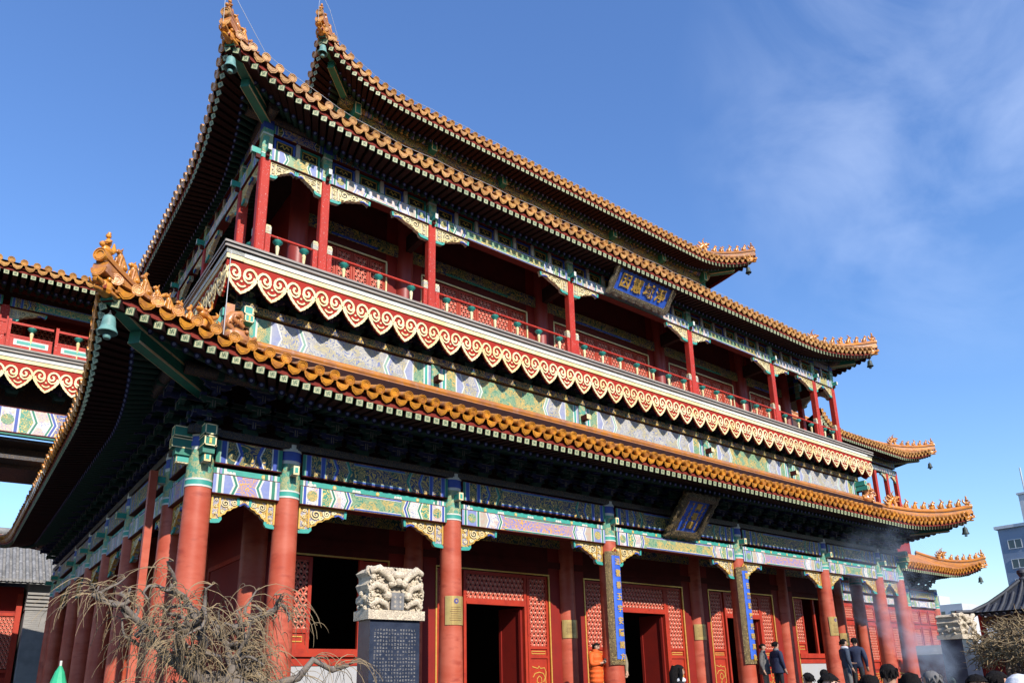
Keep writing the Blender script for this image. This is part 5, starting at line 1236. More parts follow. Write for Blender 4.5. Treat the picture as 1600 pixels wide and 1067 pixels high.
# ================================================================== STELES
def stele(name, label, loc, w_, d, zb, zt, inscr=True):
    t_ = thing(name, label, 'stele', loc)
    b = MB(); b.box(-w_/2, w_/2, 0, d, .5, zb, 0); b.build('slab', ['granite'], t_)
    b = MB(); b.box(-w_/2-.12, w_/2+.12, -.15, d+.15, 0, .5, 0); b.build('plinth', ['stone'], t_)
    # carved head: block with coiled dragons in relief and a seal panel
    b = MB(); hw = w_/2+.035; H = zt-zb
    b.box(-hw-.02, hw+.02, -.05, d+.05, zb, zb+H*.18, 0)
    out = [(-hw, zb+H*.18)]+[(-hw+.03*math.sin(k*1.9), zb+H*(.18+.72*k/9)) for k in range(1, 10)]+[(-hw+2*hw*k/14, zt-H*.06+H*.06*abs(math.sin(k*1.35))) for k in range(15)]+[(hw-.03*math.sin(k*1.9), zb+H*(.9-.72*k/9)) for k in range(0, 9)]+[(hw, zb+H*.18)]
    b.prism(out, 0, d, 0)
    rng = random.Random(3)
    for s in (-1, 1):
        b.tube([(s*hw*.95, .0, zb+H*.92), (s*hw*.7, -.05, zb+H*.97), (s*hw*.4, -.06, zb+H*.85), (s*hw*.12, -.07, zb+H*.66)], [.05, .062, .055, .035], 9, 0)
        b.tube([(s*hw*.98, .0, zb+H*.55), (s*hw*.8, -.06, zb+H*.66), (s*hw*.5, -.06, zb+H*.6), (s*hw*.38, -.05, zb+H*.44)], [.042, .052, .05, .034], 8, 0)
        b.tube([(s*hw*.95, .0, zb+H*.25), (s*hw*.7, -.05, zb+H*.36), (s*hw*.45, -.05, zb+H*.3), (s*hw*.35, -.04, zb+H*.22)], [.04, .048, .042, .028], 8, 0)
        b.ball((s*hw*.38, -.06, zb+H*.45), .065, 0, 8, 6); b.ball((s*hw*.25, -.06, zb+H*.68), .05, 0, 8, 6)
        for k in range(34):                      # curling manes, claws and clouds
            x0_, z0_ = s*rng.uniform(.25, .95)*hw, zb+H*rng.uniform(.22, .93); a_ = rng.uniform(0, 6.28); q_ = rng.uniform(.03, .055); g_ = rng.choice((-1, 1))
            b.tube([(x0_+q_*(1-i/9)*math.cos(a_+g_*i*.75), -.012-.022*math.sin(i*.5), z0_+q_*(1-i/9)*math.sin(a_+g_*i*.75)) for i in range(8)], [.014, .015, .015, .014, .013, .012, .01, .005], 5, 0, cap=False)
        for k in range(14): b.ball((s*rng.uniform(.3, .95)*hw, -.015, zb+H*rng.uniform(.22, .9)), rng.uniform(.025, .05), 0, 6, 5)
        for k in range(9): b.ball((s*hw, d*rng.uniform(0, 1), zb+H*rng.uniform(.2, .95)), rng.uniform(.025, .055), 0, 6, 5)
        for k in range(10): b.ball((s*hw*k/9.5, d*.2, zt-.01), .04, 0, 6, 5)
    b.ball((0, -.07, zb+H*.72), .06, 0, 9, 7); b.ball((0, -.05, zb+H*.86), .09, 0, 9, 6, (1.5, .6, .7))
    b.build('carved_head', ['stone_carved'], t_)
    b = MB(); b.box(-hw*.24, hw*.24, -.055, -.01, zb+H*.19, zb+H*.52, 0)
    for i in range(2):
        for k in range(3): 
            x, z = (-.5+i)*hw*.2, zb+H*(.25+.09*k); b.box(x-.02, x+.02, -.059, -.056, z-.003, z+.003, 1); b.box(x-.003, x+.003, -.0592, -.0562, z-.02, z+.02, 1); b.box(x-.015, x+.015, -.0594, -.0564, z+.012, z+.016, 1)
    b.build('seal_panel', ['stone_dark', 'stone'], t_)
    if inscr:
        b = MB(); rng = random.Random(5); cols = 15; dx = w_*.86/cols
        for c in range(cols):
            for r in range(int((zb-.9)/dx*.92)):
                if rng.random() < .06: continue
                x = -w_*.43+(c+.5)*dx; z = zb-.14-r*dx*1.08; k = dx*.30
                for q in range(2):
                    zz_ = z+rng.uniform(-k, k); b.quad((x-k, -.003, zz_-.003), (x+k, -.003, zz_-.003), (x+k, -.003, zz_+.004), (x-k, -.003, zz_+.004), 0)
                xx = x+rng.uniform(-k, k)*.6; b.quad((xx-.0035, -.0036, z-k), (xx+.0035, -.0036, z-k), (xx+.0035, -.0036, z+k), (xx-.0035, -.0036, z+k), 0)
        b.build('inscription', ['stone_dark'], t_)
    return t_
stele('stone_stele', 'pale carved dragon-head stele on a dark inscribed slab beside the weeping tree', (1.80, -4.0, 0), .78, .36, 2.42, 3.14)
stele('stone_stele', 'weathered carved stele on a plain grey slab beside the clipped tree', (18.9, -4.7, 0), .95, .55, 2.40, 3.06, False)

# ================================================================== TREES
mat('bark', (.20, .165, .135), .9, (.11, .09, .075), 8, .8, bump=.7, bscale=40)
mat('twig', (.28, .20, .105), .85, (.11, .08, .05), 5, .95)
mat('twig_tan', (.30, .215, .11), .85, (.10, .07, .04), 4, .95)
def crooked(p, d, L, n, wob, rng, lift=0):
    P = [Vector(p)]; d = Vector(d).normalized()
    for i in range(n):
        d = (d+Vector((rng.gauss(0, wob), rng.gauss(0, wob), rng.gauss(0, wob)+lift))).normalized(); P.append(P[-1]+d*L/n)
    return P, d
def arch(p, d, L, rng, droop=.28, n=7):
    P = [Vector(p)]; d = Vector(d).normalized()
    for i in range(n):
        d = (d+Vector((rng.gauss(0, .10), rng.gauss(0, .10), -droop+rng.gauss(0, .06)))).normalized(); P.append(P[-1]+d*L/n)
    return P
def weeping_tree():
    rng = random.Random(11)
    t_ = thing('weeping_tree', 'bare weeping tree with twisted limbs and drooping tan twigs in the left foreground', 'tree', (-.78, -5.35, 0))
    tr = MB(); trunk, d = crooked((0, 0, 0), (.05, 0, 1), 1.72, 6, .12, rng); tr.tube(trunk, [.12, .11, .10, .10, .09, .10, .085], 10, 0)
    tr.build('trunk', ['bark'], t_)
    lb = MB(); tw_ = MB(); nodes = []
    top = trunk[-1]
    def twig(p, a, L, dr):
        n = 9; P = [Vector(p)]; d = Vector((math.cos(a), math.sin(a), rng.uniform(.5, 1.7))).normalized(); side = rng.gauss(0, .16)
        for i in range(n):
            d = (d+Vector((rng.gauss(0, .13)-side*math.sin(a), rng.gauss(0, .13)+side*math.cos(a), -dr*(1+.06*i)+rng.gauss(0, .10)))).normalized(); P.append(P[-1]+d*L/n)
        tw_.tube(P, [.0052-.0004*j for j in range(n+1)], 3, 0, cap=False, sm=False)
        return P
    for k in range(11):
        a = 2*math.pi*k/11+rng.uniform(-.25, .25); L = rng.uniform(1.0, 1.75)
        P, d = crooked(top+Vector((0, 0, -rng.uniform(0, .35))), (math.cos(a), math.sin(a)*.8, .35), L, 8, .55, rng, .05)
        lb.tube(P, [.068-.0058*i for i in range(9)], 8, 0)
        for i in range(2, 9):
            for q in range(2):
                b2 = a+rng.gauss(0, 1.0); P2, d2 = crooked(P[i], (math.cos(b2), math.sin(b2), rng.uniform(-.1, .8)), rng.uniform(.25, .55), 6, .6, rng, .08)
                lb.tube(P2, [.026-.003*j for j in range(7)], 6, 0); nodes += [(x, b2) for x in P2[2:]]
    for p, a in nodes:
        if rng.random() < .25: continue
        for q in range(rng.choice((1, 2, 3, 3, 4))):
            b2 = a+rng.gauss(0, 1.0); L = rng.uniform(.22, .62)*(1.7 if rng.random() < .16 else 1)
            P = twig(p, b2, L, rng.uniform(.22, .52))
            if rng.random() < .35: twig(P[rng.randrange(3, 7)], b2+rng.gauss(0, .8), L*.45, .35)
    # longer limb reaching right, in front of the window
    P = [top+Vector(v) for v in ((.1, -.1, -.05), (.35, -.3, .06), (.5, -.4, -.1), (.75, -.55, -.02), (.9, -.55, .16), (1.1, -.6, .05), (1.3, -.55, .1))]
    lb.tube(P, [.055, .05, .045, .04, .036, .03, .02], 8, 0)
    for i in range(2, 7):
        for q in range(9): twig(P[i], rng.gauss(0, .9), rng.uniform(.3, .8), rng.uniform(.25, .42))
    lb.build('limbs', ['bark'], t_); c = tw_.build('crown', ['twig'], t_)
weeping_tree()
def clipped_tree():
    rng = random.Random(23)
    t_ = thing('clipped_tree', 'densely clipped bare tree with knotted tan branches at the right edge', 'tree', (14.43, -8.36, 0))
    b = MB(); P, d = crooked((0, 0, 0), (0, 0, 1), 1.7, 5, .08, rng); b.tube(P, [.16, .15, .14, .14, .13, .12], 10, 0)
    top = P[-1]
    for k in range(10):
        a = 2*math.pi*k/10; Q, d = crooked(top, (math.cos(a), math.sin(a), .25), 1.5, 6, .3, rng, .02); b.tube(Q, [.07-.008*j for j in range(7)], 7, 0)
    b.build('trunk', ['bark'], t_)
    c = MB()
    for k in range(2600):
        a = rng.uniform(0, 2*math.pi); r = 1.75*math.sqrt(rng.random()); z = 1.75+.95*rng.random()*(1-(r/1.9)**2)**.5
        p = Vector((r*math.cos(a), r*math.sin(a), z)); dirn = Vector((math.cos(a)+rng.gauss(0, .8), math.sin(a)+rng.gauss(0, .8), rng.gauss(0, .5)))
        Q, d = crooked(p, dirn, rng.uniform(.2, .5), 5, .55, rng, -.05); r0 = rng.uniform(.006, .016); c.tube(Q, [r0, r0*1.1, r0, r0*.9, r0*.8, r0*.4], 5, 0, cap=False)
    c.build('crown', ['twig_tan'], t_)
clipped_tree()

# ================================================================== PEOPLE
mat('skin', (.52, .30, .20), .5, (.46, .24, .16), 20, .5)
mat('hair_black', (.010, .008, .008), .8, (.022, .018, .016), 60, .7, bump=.9, bscale=160, spec=.15)
mat('hair_grey', (.16, .15, .145), .85, (.10, .10, .10), 40, .6)
def cloth(name, c, c2=None): mat(name, c, .75, c2 or tuple(x*.7 for x in c), 14, .6, bump=.35, bscale=18)
cloth('cloth_orange', (.80, .12, .012)); cloth('cloth_navy', (.018, .026, .065)); cloth('cloth_slate', (.055, .075, .11)); cloth('cloth_black', (.014, .014, .016)); cloth('cloth_grey', (.20, .19, .18))
cloth('cloth_khaki', (.30, .24, .15)); cloth('cloth_plaid', (.16, .15, .14), (.05, .05, .055)); cloth('cloth_maroon', (.22, .02, .045)); cloth('cloth_white', (.72, .72, .74)); cloth('cloth_brown', (.16, .12, .10)); cloth('cloth_blue', (.05, .12, .30))
mat('eye_dark', (.02, .014, .012), .3)
def person(label, x, y, zbase, height, face, body='stand', coat='cloth_black', trousers='cloth_black', hair='hair_black', style='short', extra=None):
    me0, fc = BODY[body]; me = me0.copy()
    for k, m in enumerate(('skin', coat, trousers, 'cloth_black')): me.materials[k] = MATS[m]
    t_ = thing('person', label, 'person', (x, y, zbase)); s = height/1.665
    M = Matrix.Rotation(R(face), 4, 'Z') @ Matrix.Scale(s, 4)
    link('body', me, t_, M)
    hb = MB(); c = fc+Vector((0, .012, .022))
    hr = random.Random(label)
    # hair cap: ellipsoid with the face side cut away
    n, k = 16, 10; vs = []; ok = []
    for i in range(k+1):
        th = math.pi*i/k
        for j in range(n):
            ph = 2*math.pi*j/n; d = Vector((math.sin(th)*math.cos(ph)*.088, math.sin(th)*math.sin(ph)*.101, math.cos(th)*.088))
            vs.append(c+d*(1+.05*math.sin(7*ph+3*th)+hr.uniform(-.035, .045)))
    fs = []
    for i in range(k):
        for j in range(n):
            ph = 2*math.pi*(j+.5)/n; th = math.pi*(i+.5)/k; front = math.sin(ph) < -.15
            lim = .42 if front else (.66 if abs(math.sin(ph)) < .5 else .74)
            if th/math.pi < lim: fs.append((i*n+j, i*n+(j+1) % n, (i+1)*n+(j+1) % n, (i+1)*n+j))
    hb._add(vs, fs, 0, True)
    for q in range(14):
        a_ = hr.uniform(0, math.pi); d_ = Vector((math.cos(a_)*.085, math.sin(a_)*.095+.01, hr.uniform(-.05, .05))); hb.tube([c+d_*.9, c+d_*1.05+Vector((0, .004, -.02)), c+d_*1.04+Vector((0, .006, -.045))], [.010, .009, .002], 4, 0)
    if style == 'long':
        hb.tube([c+Vector((0, .03, .05)), c+Vector((0, .075, -.06)), c+Vector((0, .075, -.20)), c+Vector((0, .07, -.30))], [.08, .085, .08, .05], 10, 0, flat=1.0)
        for sx in (-1, 1): hb.tube([c+Vector((sx*.075, -.01, .03)), c+Vector((sx*.09, .0, -.08)), c+Vector((sx*.09, .01, -.22))], [.03, .035, .02], 7, 0)
    if style == 'bun': hb.ball(c+Vector((0, .075, .085)), .042, 0, 8, 6)
    if style == 'hood': hb.ball(c+Vector((0, .03, 0)), .128, 1, 12, 8, (1, .95, 1.05)); hb.ball(c+Vector((0, -.085, -.02)), .085, 2, 10, 7, (.9, .35, 1.05))
    hb.build('hair', [hair, coat, 'skin'], t_, M)
    fb = MB()
    for sx in (-1, 1):
        fb.ball(fc+Vector((sx*.031, -.083, .012)), .011, 0, 7, 5, (1.3, .5, .6)); ribbon(fb, [(fc.x+sx*.015, fc.z+.034), (fc.x+sx*.034, fc.z+.038), (fc.x+sx*.05, fc.z+.03)], .007, fc.y-.091, fc.y-.07, 0)
    ribbon(fb, [(fc.x-.022, fc.z-.048), (fc.x, fc.z-.046), (fc.x+.022, fc.z-.048)], .008, fc.y-.086, fc.y-.06, 1)
    fb.build('face_features', ['eye_dark', 'dark_red'], t_, M)
    if extra == 'puffer':
        cb = MB(); cb.lathe([(.10, 1.42), (.17, 1.36), (.215, 1.27), (.20, 1.20), (.222, 1.15), (.205, 1.09), (.225, 1.03), (.205, .97), (.228, .92), (.21, .86), (.228, .80), (.21, .74), (.222, .69), (.20, .65), (.17, .66)], 20, 0, Matrix.Diagonal((.86, .76, 1, 1))); cb.build('puffer_coat', [coat], t_, M)
        pb2 = MB(); pb2.box(-.035, .035, -.315, -.305, 1.13, 1.24, 0); pb2.build('phone', ['iron'], t_, M)
        sb = MB(); sb.lathe([(.075, 1.38), (.10, 1.40), (.095, 1.46), (.07, 1.47)], 14, 0, T((0, -.01, 0))); sb.build('collar', [coat], t_, M)
    if extra == 'coat':
        cb = MB(); cb.lathe([(.185, 1.18), (.19, 1.0), (.20, .9), (.205, .78), (.19, .76)], 18, 0, Matrix.Diagonal((1, .80, 1, 1))); cb.build('coat_skirt', [coat], t_, M)
        sb = MB(); sb.lathe([(.07, 1.37), (.085, 1.40), (.075, 1.45), (.06, 1.45)], 12, 0); sb.build('collar', ['cloth_grey'], t_, M)
    if extra == 'camera':
        cb = MB(); cb.box(-.07, .07, -.26, -.19, .93, 1.03, 0); cb.lathe([(.045, 0), (.045, .10), (.035, .11)], 12, 0, T((0, -.26, .98)) @ Matrix.Rotation(R(90), 4, 'X')); cb.build('camera_body', ['iron'], t_, M)
        sb = MB(); sb.tube([(.06, -.2, 1.02), (.10, -.14, 1.25), (.06, 0, 1.42)], .01, 5, 0); sb.tube([(-.06, -.2, 1.02), (-.10, -.14, 1.25), (-.06, 0, 1.42)], .01, 5, 0); sb.build('strap', ['iron'], t_, M)
    if extra == 'scarf':
        sb = MB(); sb.lathe([(.075, 1.36), (.105, 1.385), (.105, 1.42), (.07, 1.445)], 14, 0, T((0, -.01, 0))); sb.build('scarf', ['cloth_white'], t_, M)
    return t_
def polar(az, d): return (_cx+math.sin(R(az))*d, _cy+math.cos(R(az))*d)
# on the platform
person('woman in a bright orange puffer coat looking at her phone beside the couplet board', 9.64, .20, PZ, 1.62, 6, 'phone', 'cloth_orange', 'cloth_navy', style='short', extra='puffer')
person('person in a khaki jacket half hidden behind the couplet board near the central door', 10.95, .75, PZ, 1.70, -60, 'stand', 'cloth_khaki', 'cloth_black')
person('dark figure standing inside the shade of the central doorway', 12.05, 2.6, PZ, 1.66, 150, 'stand', 'cloth_navy', 'cloth_black')
x, y = polar(55.85, 23.6); person('man in a grey plaid coat standing beside the second couplet board', x, y, PZ, 1.66, 20, 'turn', 'cloth_plaid', 'cloth_khaki', extra='coat')
x, y = polar(56.75, 23.3); person('person in a long navy coat standing next to the man in plaid', x, y, PZ, 1.70, 75, 'stand', 'cloth_navy', 'cloth_black', extra='coat')
x, y = polar(61.25, 22.9); person('man in a slate jacket and grey trousers leaning by the right-hand column', x, y, PZ, 1.68, 55, 'turn', 'cloth_slate', 'cloth_grey', extra='scarf')
x, y = polar(61.95, 23.6); person('man in a navy jacket with a camera behind the man in slate', x, y, PZ, 1.74, 110, 'turn', 'cloth_navy', 'cloth_black', extra='camera')
# in the courtyard
x, y = polar(49.75, 12.5); person('woman with long black hair in a dark coat walking below the central door', x, y, .12, 1.66, 62, 'stand', 'cloth_black', 'cloth_black', style='long', extra='scarf')
x, y = polar(58.7, 13.0); person('person in black with back turned below the right-hand window', x, y, 0, 1.61, 170, 'stand', 'cloth_black', 'cloth_black')
x, y = polar(60.0, 7.2); person('dark-haired woman facing the viewer at the bottom edge', x, y, 0, 1.58, -32, 'stand', 'cloth_black', 'cloth_black', style='bun')
x, y = polar(62.5, 8.0); person('dark-haired person in black bending over at the bottom edge left of the tall man', x, y, 0, 1.56, 140, 'stand', 'cloth_black', 'cloth_black', style='long')
x, y = polar(63.8, 8.6); person('tall man in black with a grey collar in profile at the bottom edge', x, y, 0, 1.66, 120, 'bulky', 'cloth_black', 'cloth_black', extra='scarf')
x, y = polar(65.0, 8.2); person('woman with long black hair and dark coat close behind the tall man', x, y, 0, 1.57, 130, 'bulky', 'cloth_black', 'cloth_black', style='long')
x, y = polar(66.3, 9.2); person('grey-haired person seen from behind in the incense smoke', x, y, 0, 1.585, 160, 'bulky', 'cloth_grey', 'cloth_black', 'hair_grey')
x, y = polar(68.3, 8.0); person('man in a dark jacket looking down in front of the right-hand stele', x, y, 0, 1.60, -40, 'bow', 'cloth_slate', 'cloth_black', extra='scarf')
x, y = polar(69.15, 8.3); person('person in a maroon coat bending behind the man looking down', x, y, 0, 1.63, 60, 'bow', 'cloth_maroon', 'cloth_black')
x, y = polar(70.1, 8.9); person('person in a navy jacket at the bottom right corner, bending', x, y, 0, 1.58, 80, 'bow', 'cloth_navy', 'cloth_black')
x, y = polar(71.1, 7.6); person('person in a white coat with hood cut by the bottom right corner', x, y, 0, 1.50, 100, 'bulky', 'cloth_white', 'cloth_black', style='hood')
x, y = polar(71.0, 19.5); person('distant person in a brown coat under the clipped tree', x, y, .45, 1.66, -10, 'stand', 'cloth_brown', 'cloth_black', extra='coat')
x, y = polar(72.2, 18.5); person('distant person in black at the right edge under the clipped tree', x, y, .45, 1.70, 60, 'stand', 'cloth_black', 'cloth_black')

# ================================================================== BACKGROUND ON THE RIGHT
mat('render_haze_blue', (.20, .25, .34), .85, (.16, .20, .28), .3, .7)  # distance haze and shade put into the wall colour
mat('render_white', (.55, .56, .58), .85, (.42, .43, .46), .3, .7)
mat('glass', (.03, .04, .05), .08, spec=.8)
mat('dark_tile', (.035, .038, .048), .6, (.06, .062, .07), 6, .7, bump=.4)
ap = thing('apartment_block', 'blue-grey apartment block with rows of white-framed windows at the right edge', 'building', (139, 34.2, 0))
b = MB(); b.box(0, 18, -40, 0, 0, 25.0, 0); b.box(-.4, 18.4, -40.4, .4, 25.0, 25.5, 1); b.build('wall', ['render_haze_blue', 'render_white'], ap)
b = MB(); b.box(-.6, 8, -40, -4.3, 25.5, 30.2, 0); b.box(-.8, 8.2, -40, -4.1, 30.2, 30.5, 0); b.build('stair_tower', ['render_white'], ap)
for zc in (22.2, 18.9, 15.6, 12.3, 9.0, 5.7):
    for k, (yc, w_) in enumerate(((-2.2, 2.0), (-4.6, 1.2), (-7.2, 2.0), (-10.2, 2.0), (-13.0, 1.2), (-15.8, 2.0))):
        b = MB(); b.box(-.05, .12, yc-w_/2, yc+w_/2, zc-.75, zc+.75, 1)
        for z0, z1, y0, y1 in ((zc-.8, zc-.7, yc-w_/2-.05, yc+w_/2+.05), (zc+.7, zc+.8, yc-w_/2-.05, yc+w_/2+.05), (zc-.7, zc+.7, yc-w_/2-.05, yc-w_/2+.05), (zc-.7, zc+.7, yc+w_/2-.05, yc+w_/2+.05), (zc-.7, zc+.7, yc-.05, yc+.05)): b.box(-.12, -.04, y0, y1, z0, z1, 0)
        b.build('window', ['render_white', 'glass'], ap)
for (yy, zz_, h_) in ((-4.9, 30.5, 4.6), (-5.6, 30.5, 3.0), (-6.4, 30.5, 5.2)):
    b = MB(); b.tube([(1, yy, zz_), (1, yy, zz_+h_)], .12, 6, 0); b.build('antenna', ['render_white'], ap)
def low_block(loc, w_, d, h, label, rows, cols):
    t_ = thing('city_block', label, 'building', loc)
    b = MB(); b.box(0, d, -w_, 0, 0, h, 0); b.box(d*.3, d*.7, -w_*.5, -w_*.2, h, h+1.6, 0); b.build('wall', ['render_white'], t_)
    for r in range(rows):
        for c in range(cols):
            yc = -w_*(c+.5)/cols; zc = h-1.6-r*2.9
            b = MB(); b.box(-.06, .1, yc-.6, yc+.6, zc-.65, zc+.65, 0); b.box(-.1, -.062, yc-.04, yc+.04, zc-.65, zc+.65, 1); b.box(-.1, -.064, yc-.66, yc+.66, zc-.75, zc-.65, 1); b.build('window', ['glass', 'render_white'], t_)
low_block((112, 39.5, 0), 8, 9, 11.0, 'pale low city block seen just right of the side tower', 3, 4)
low_block((118, 33.0, 0), 9, 9, 9.2, 'pale low city block with roof box behind the dark pavilion roof', 2, 4)
# dark tiled pavilion roof
dp = thing('dark_roofed_pavilion', 'small pavilion with dark grey tiled hip roof and round finial behind the clipped tree', 'pavilion', (36.2, -.75, 0))
b = MB(); n = 4; rr = [(2.25, 3.95), (1.75, 4.15), (1.2, 4.5), (.65, 4.98), (.14, 5.5)]
for i in range(len(rr)-1):
    for k in range(4):
        a0, a1 = R(45+90*k), R(135+90*k); q = math.sqrt(2)
        P = lambda a, r, z: Vector((r*q*math.cos(a), r*q*math.sin(a), z+(.18 if r > 2 else 0)))
        b.quad(P(a0, *rr[i]), P(a1, *rr[i]), P(a1, *rr[i+1]), P(a0, *rr[i+1]), 0)
rf = b.build('roof', ['dark_tile'], dp)
for k in range(4):
    a = R(45+90*k); b = MB(); b.tube([Vector((r*1.414*math.cos(a), r*1.414*math.sin(a), z+.06+(.2 if r > 2 else 0))) for r, z in rr], .09, 7, 0); b.build('hip_ridge', ['dark_tile'], rf)
for sd in (0, 1):
    for k in range(15):
        v = -2.1+k*.3; b = MB(); pts = [(r, z) for r, z in rr if r > abs(v)-.02] or [rr[0]]
        ptsv = [Vector((-r, v, z+.03)) if sd == 0 else Vector((v, -r, z+.03)) for r, z in pts]
        if len(ptsv) > 1: b.tube(ptsv, .07, 6, 0); b.build('tile_row', ['dark_tile'], rf)
b = MB(); b.lathe([(.12, 5.4), (.2, 5.6), (.13, 5.72), (.22, 5.9), (.2, 6.02), (.05, 6.12), (0, 6.14)], 12, 0); b.build('finial', ['dark_tile'], rf)
for sx in (-1, 1):
    for sy in (-1, 1):
        b = MB(); b.tube([(sx*1.5, sy*1.5, 0), (sx*1.5, sy*1.5, 4.05)], .13, 10, 0); b.build('pillar', ['post_red'], dp)
b = MB(); b.box(-1.6, 1.6, -1.6, 1.6, 3.5, 3.95, 0); b.build('beam', ['paint_dark'], dp)
# pale gabled roof behind it
gr = thing('gabled_hall', 'hall with pale grey ridged gable roof behind the dark pavilion roof at the right edge', 'hall', (58, 5.5, 0))
b = MB(); b.quad((-3, -9, 5.6), (-3, 1.2, 5.6), (2, 1.2, 8.0), (2, -9, 8.0), 0); b.quad((2, -9, 8.0), (2, 1.2, 8.0), (7, 1.2, 5.6), (7, -9, 5.6), 0); rf = b.build('roof', ['grey_tile'], gr)
for k in range(28):
    yy = 1.1-k*.34; b = MB(); b.tube([(-3.05, yy, 5.65), (2, yy, 8.05)], .1, 6, 0); b.build('tile_row', ['grey_tile'], rf)
b = MB(); b.tube([(2, -9, 8.15), (2, 1.3, 8.15)], .22, 8, 0); b.ball((2, 1.2, 8.5), .35, 0, 8, 6); b.build('ridge', ['grey_tile'], rf)
b = MB(); b.box(-2, 6, -8.6, .8, 0, 6.0, 0); b.prism([(-2, 5.6), (6, 5.6), (2, 7.7)], .78, .84, 0); b.build('wall', ['brick_grey'], gr)
# red courtyard wall with coping
rw = thing('courtyard_wall', 'dark red courtyard wall with grey coping behind the crowd at the right', 'wall', (31, -8, 0))
b = MB(); b.box(0, .5, -14, 10.5, 0, 2.3, 0); b.build('wall_face', ['wall_red'], rw); b = MB(); b.prism([(-.3, 2.3), (.8, 2.3), (.25, 2.7)], -14, 10.5, 0); b.build('coping', ['grey_tile'], rw)
# incense burner hidden low behind the crowd, source of the smoke
ib = thing('incense_burner', 'bronze incense burner smoking behind the crowd near the right-hand stele', 'incense burner', (16.4, -4.9, 0))
b = MB(); b.lathe([(.25, .35), (.48, .5), (.55, .75), (.50, .95), (.58, 1.0), (.58, 1.05), (.46, 1.05), (.4, .8)], 20, 0); b.build('bowl', ['bronze_dark'], ib)
for k in range(3):
    a = 2*math.pi*k/3; b = MB(); b.tube([(.3*math.cos(a), .3*math.sin(a), .45), (.42*math.cos(a), .42*math.sin(a), .2), (.38*math.cos(a), .38*math.sin(a), 0)], [.1, .07, .09], 8, 0); b.build('leg', ['bronze_dark'], ib)
for s in (-1, 1): b = MB(); b.tube([(s*.5, 0, 1.0), (s*.62, 0, 1.15), (s*.6, 0, 1.35), (s*.48, 0, 1.4)], .045, 8, 0); b.build('handle', ['bronze_dark'], ib)
# green folded parasol at the left edge
mat('cloth_green', (.03, .42, .20), .6, (.02, .30, .15), 6, .6)
gp = thing('folded_parasol', 'bright green folded parasol at the bottom left behind the weeping tree', 'parasol', (-1.62, .9, -.26))
b = MB(); b.lathe([(.16, 1.35), (.20, 1.5), (.15, 1.85), (.07, 2.12), (.02, 2.22)], 10, 0, sm=False); b.build('canopy', ['cloth_green'], gp); b = MB(); b.tube([(0, 0, 0), (0, 0, 2.3)], .02, 6, 0); b.build('pole', ['white'], gp)
# red pipe beside the second side column
dpipe = MB(); dpipe.box(-.50, -.37, 1.55, 1.70, PZ, 5.6, 0); dpipe.build('down_pipe', ['column_red'], pav)

# ================================================================== INCENSE SMOKE
sm = bpy.data.materials.new('smoke'); sm.use_nodes = True; n = sm.node_tree.nodes; l = sm.node_tree.links; n.clear()
o_ = n.new('ShaderNodeOutputMaterial'); pv = n.new('ShaderNodeVolumePrincipled'); l.new(pv.outputs[0], o_.inputs['Volume'])
pv.inputs['Color'].default_value = (.66, .80, 1.0, 1); pv.inputs['Anisotropy'].default_value = -.15
g_ = n.new('ShaderNodeNewGeometry'); P0 = Vector((16.4, -4.9, .9)); DV = Vector((-.10, .30, 1)).normalized()
sb = n.new('ShaderNodeVectorMath'); sb.operation = 'SUBTRACT'; sb.inputs[1].default_value = P0; l.new(g_.outputs['Position'], sb.inputs[0])
dt = n.new('ShaderNodeVectorMath'); dt.operation = 'DOT_PRODUCT'; dt.inputs[1].default_value = DV; l.new(sb.outputs[0], dt.inputs[0])
ns = n.new('ShaderNodeTexNoise'); ns.inputs['Scale'].default_value = .75; ns.inputs['Detail'].default_value = 4; ns.inputs['Distortion'].default_value = .8; l.new(g_.outputs['Position'], ns.inputs['Vector'])
wob = n.new('ShaderNodeVectorMath'); wob.operation = 'MULTIPLY_ADD'; wob.inputs[1].default_value = (2.6, 2.6, 0); wob.inputs[2].default_value = (-1.3, -1.3, 0); l.new(ns.outputs['Color'], wob.inputs[0])
sc_ = n.new('ShaderNodeVectorMath'); sc_.operation = 'SCALE'; sc_.inputs[0].default_value = DV; l.new(dt.outputs['Value'], sc_.inputs['Scale'])
pr_ = n.new('ShaderNodeVectorMath'); pr_.operation = 'SUBTRACT'; l.new(sb.outputs[0], pr_.inputs[0]); l.new(sc_.outputs[0], pr_.inputs[1])
pw_ = n.new('ShaderNodeVectorMath'); pw_.operation = 'ADD'; l.new(pr_.outputs[0], pw_.inputs[0]); l.new(wob.outputs[0], pw_.inputs[1])
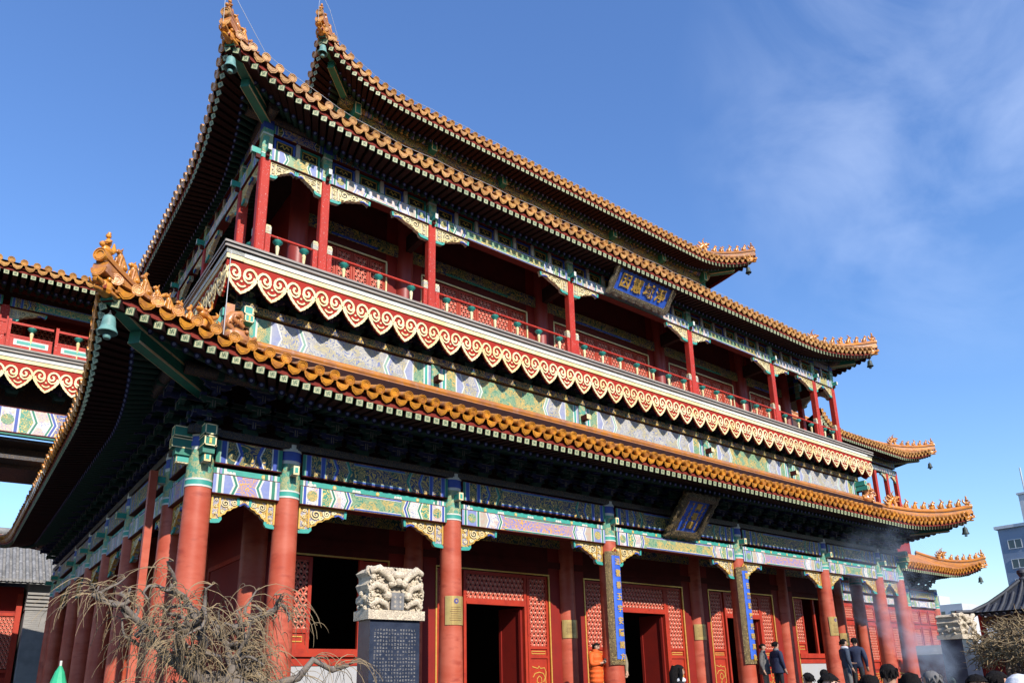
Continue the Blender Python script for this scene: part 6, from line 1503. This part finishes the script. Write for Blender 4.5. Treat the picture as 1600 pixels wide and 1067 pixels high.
ln = n.new('ShaderNodeVectorMath'); ln.operation = 'LENGTH'; l.new(pw_.outputs[0], ln.inputs[0])
rad = n.new('ShaderNodeMath'); rad.operation = 'MULTIPLY_ADD'; rad.inputs[1].default_value = .17; rad.inputs[2].default_value = .50; l.new(dt.outputs['Value'], rad.inputs[0])
rt = n.new('ShaderNodeMath'); rt.operation = 'DIVIDE'; l.new(ln.outputs['Value'], rt.inputs[0]); l.new(rad.outputs[0], rt.inputs[1])
fo = n.new('ShaderNodeMapRange'); fo.interpolation_type = 'SMOOTHSTEP'; fo.inputs['From Min'].default_value = 1.25; fo.inputs['From Max'].default_value = .1; l.new(rt.outputs[0], fo.inputs['Value'])
fz = n.new('ShaderNodeMapRange'); fz.inputs['From Min'].default_value = 0; fz.inputs['From Max'].default_value = 4.6; fz.inputs['To Min'].default_value = 1.5; fz.inputs['To Max'].default_value = .0; l.new(dt.outputs['Value'], fz.inputs['Value'])
mm1 = n.new('ShaderNodeMath'); mm1.operation = 'MULTIPLY'; l.new(fo.outputs[0], mm1.inputs[0]); l.new(fz.outputs[0], mm1.inputs[1])
ns2 = n.new('ShaderNodeTexNoise'); ns2.inputs['Scale'].default_value = 1.6; ns2.inputs['Detail'].default_value = 5; ns2.inputs['Distortion'].default_value = 1.2; l.new(g_.outputs['Position'], ns2.inputs['Vector'])
mr2 = n.new('ShaderNodeMapRange'); mr2.inputs['From Min'].default_value = .38; mr2.inputs['From Max'].default_value = .66; l.new(ns2.outputs['Fac'], mr2.inputs['Value'])
mm2 = n.new('ShaderNodeMath'); mm2.operation = 'MULTIPLY'; l.new(mm1.outputs[0], mm2.inputs[0]); l.new(mr2.outputs[0], mm2.inputs[1])
l.new(mm2.outputs[0], pv.inputs['Density'])
MATS['smoke'] = sm
b = MB(); b.box(13.2, 18.3, -6.6, -2.5, .95, 6.2, 0); so = b.build('incense_smoke', ['smoke']); tag(so, 'thin blue incense smoke drifting up before the right end of the porch', 'smoke', kind='stuff')
SC.cycles.volume_step_rate = 2.0; SC.cycles.volume_max_steps = 128; SC.cycles.volume_bounces = 0
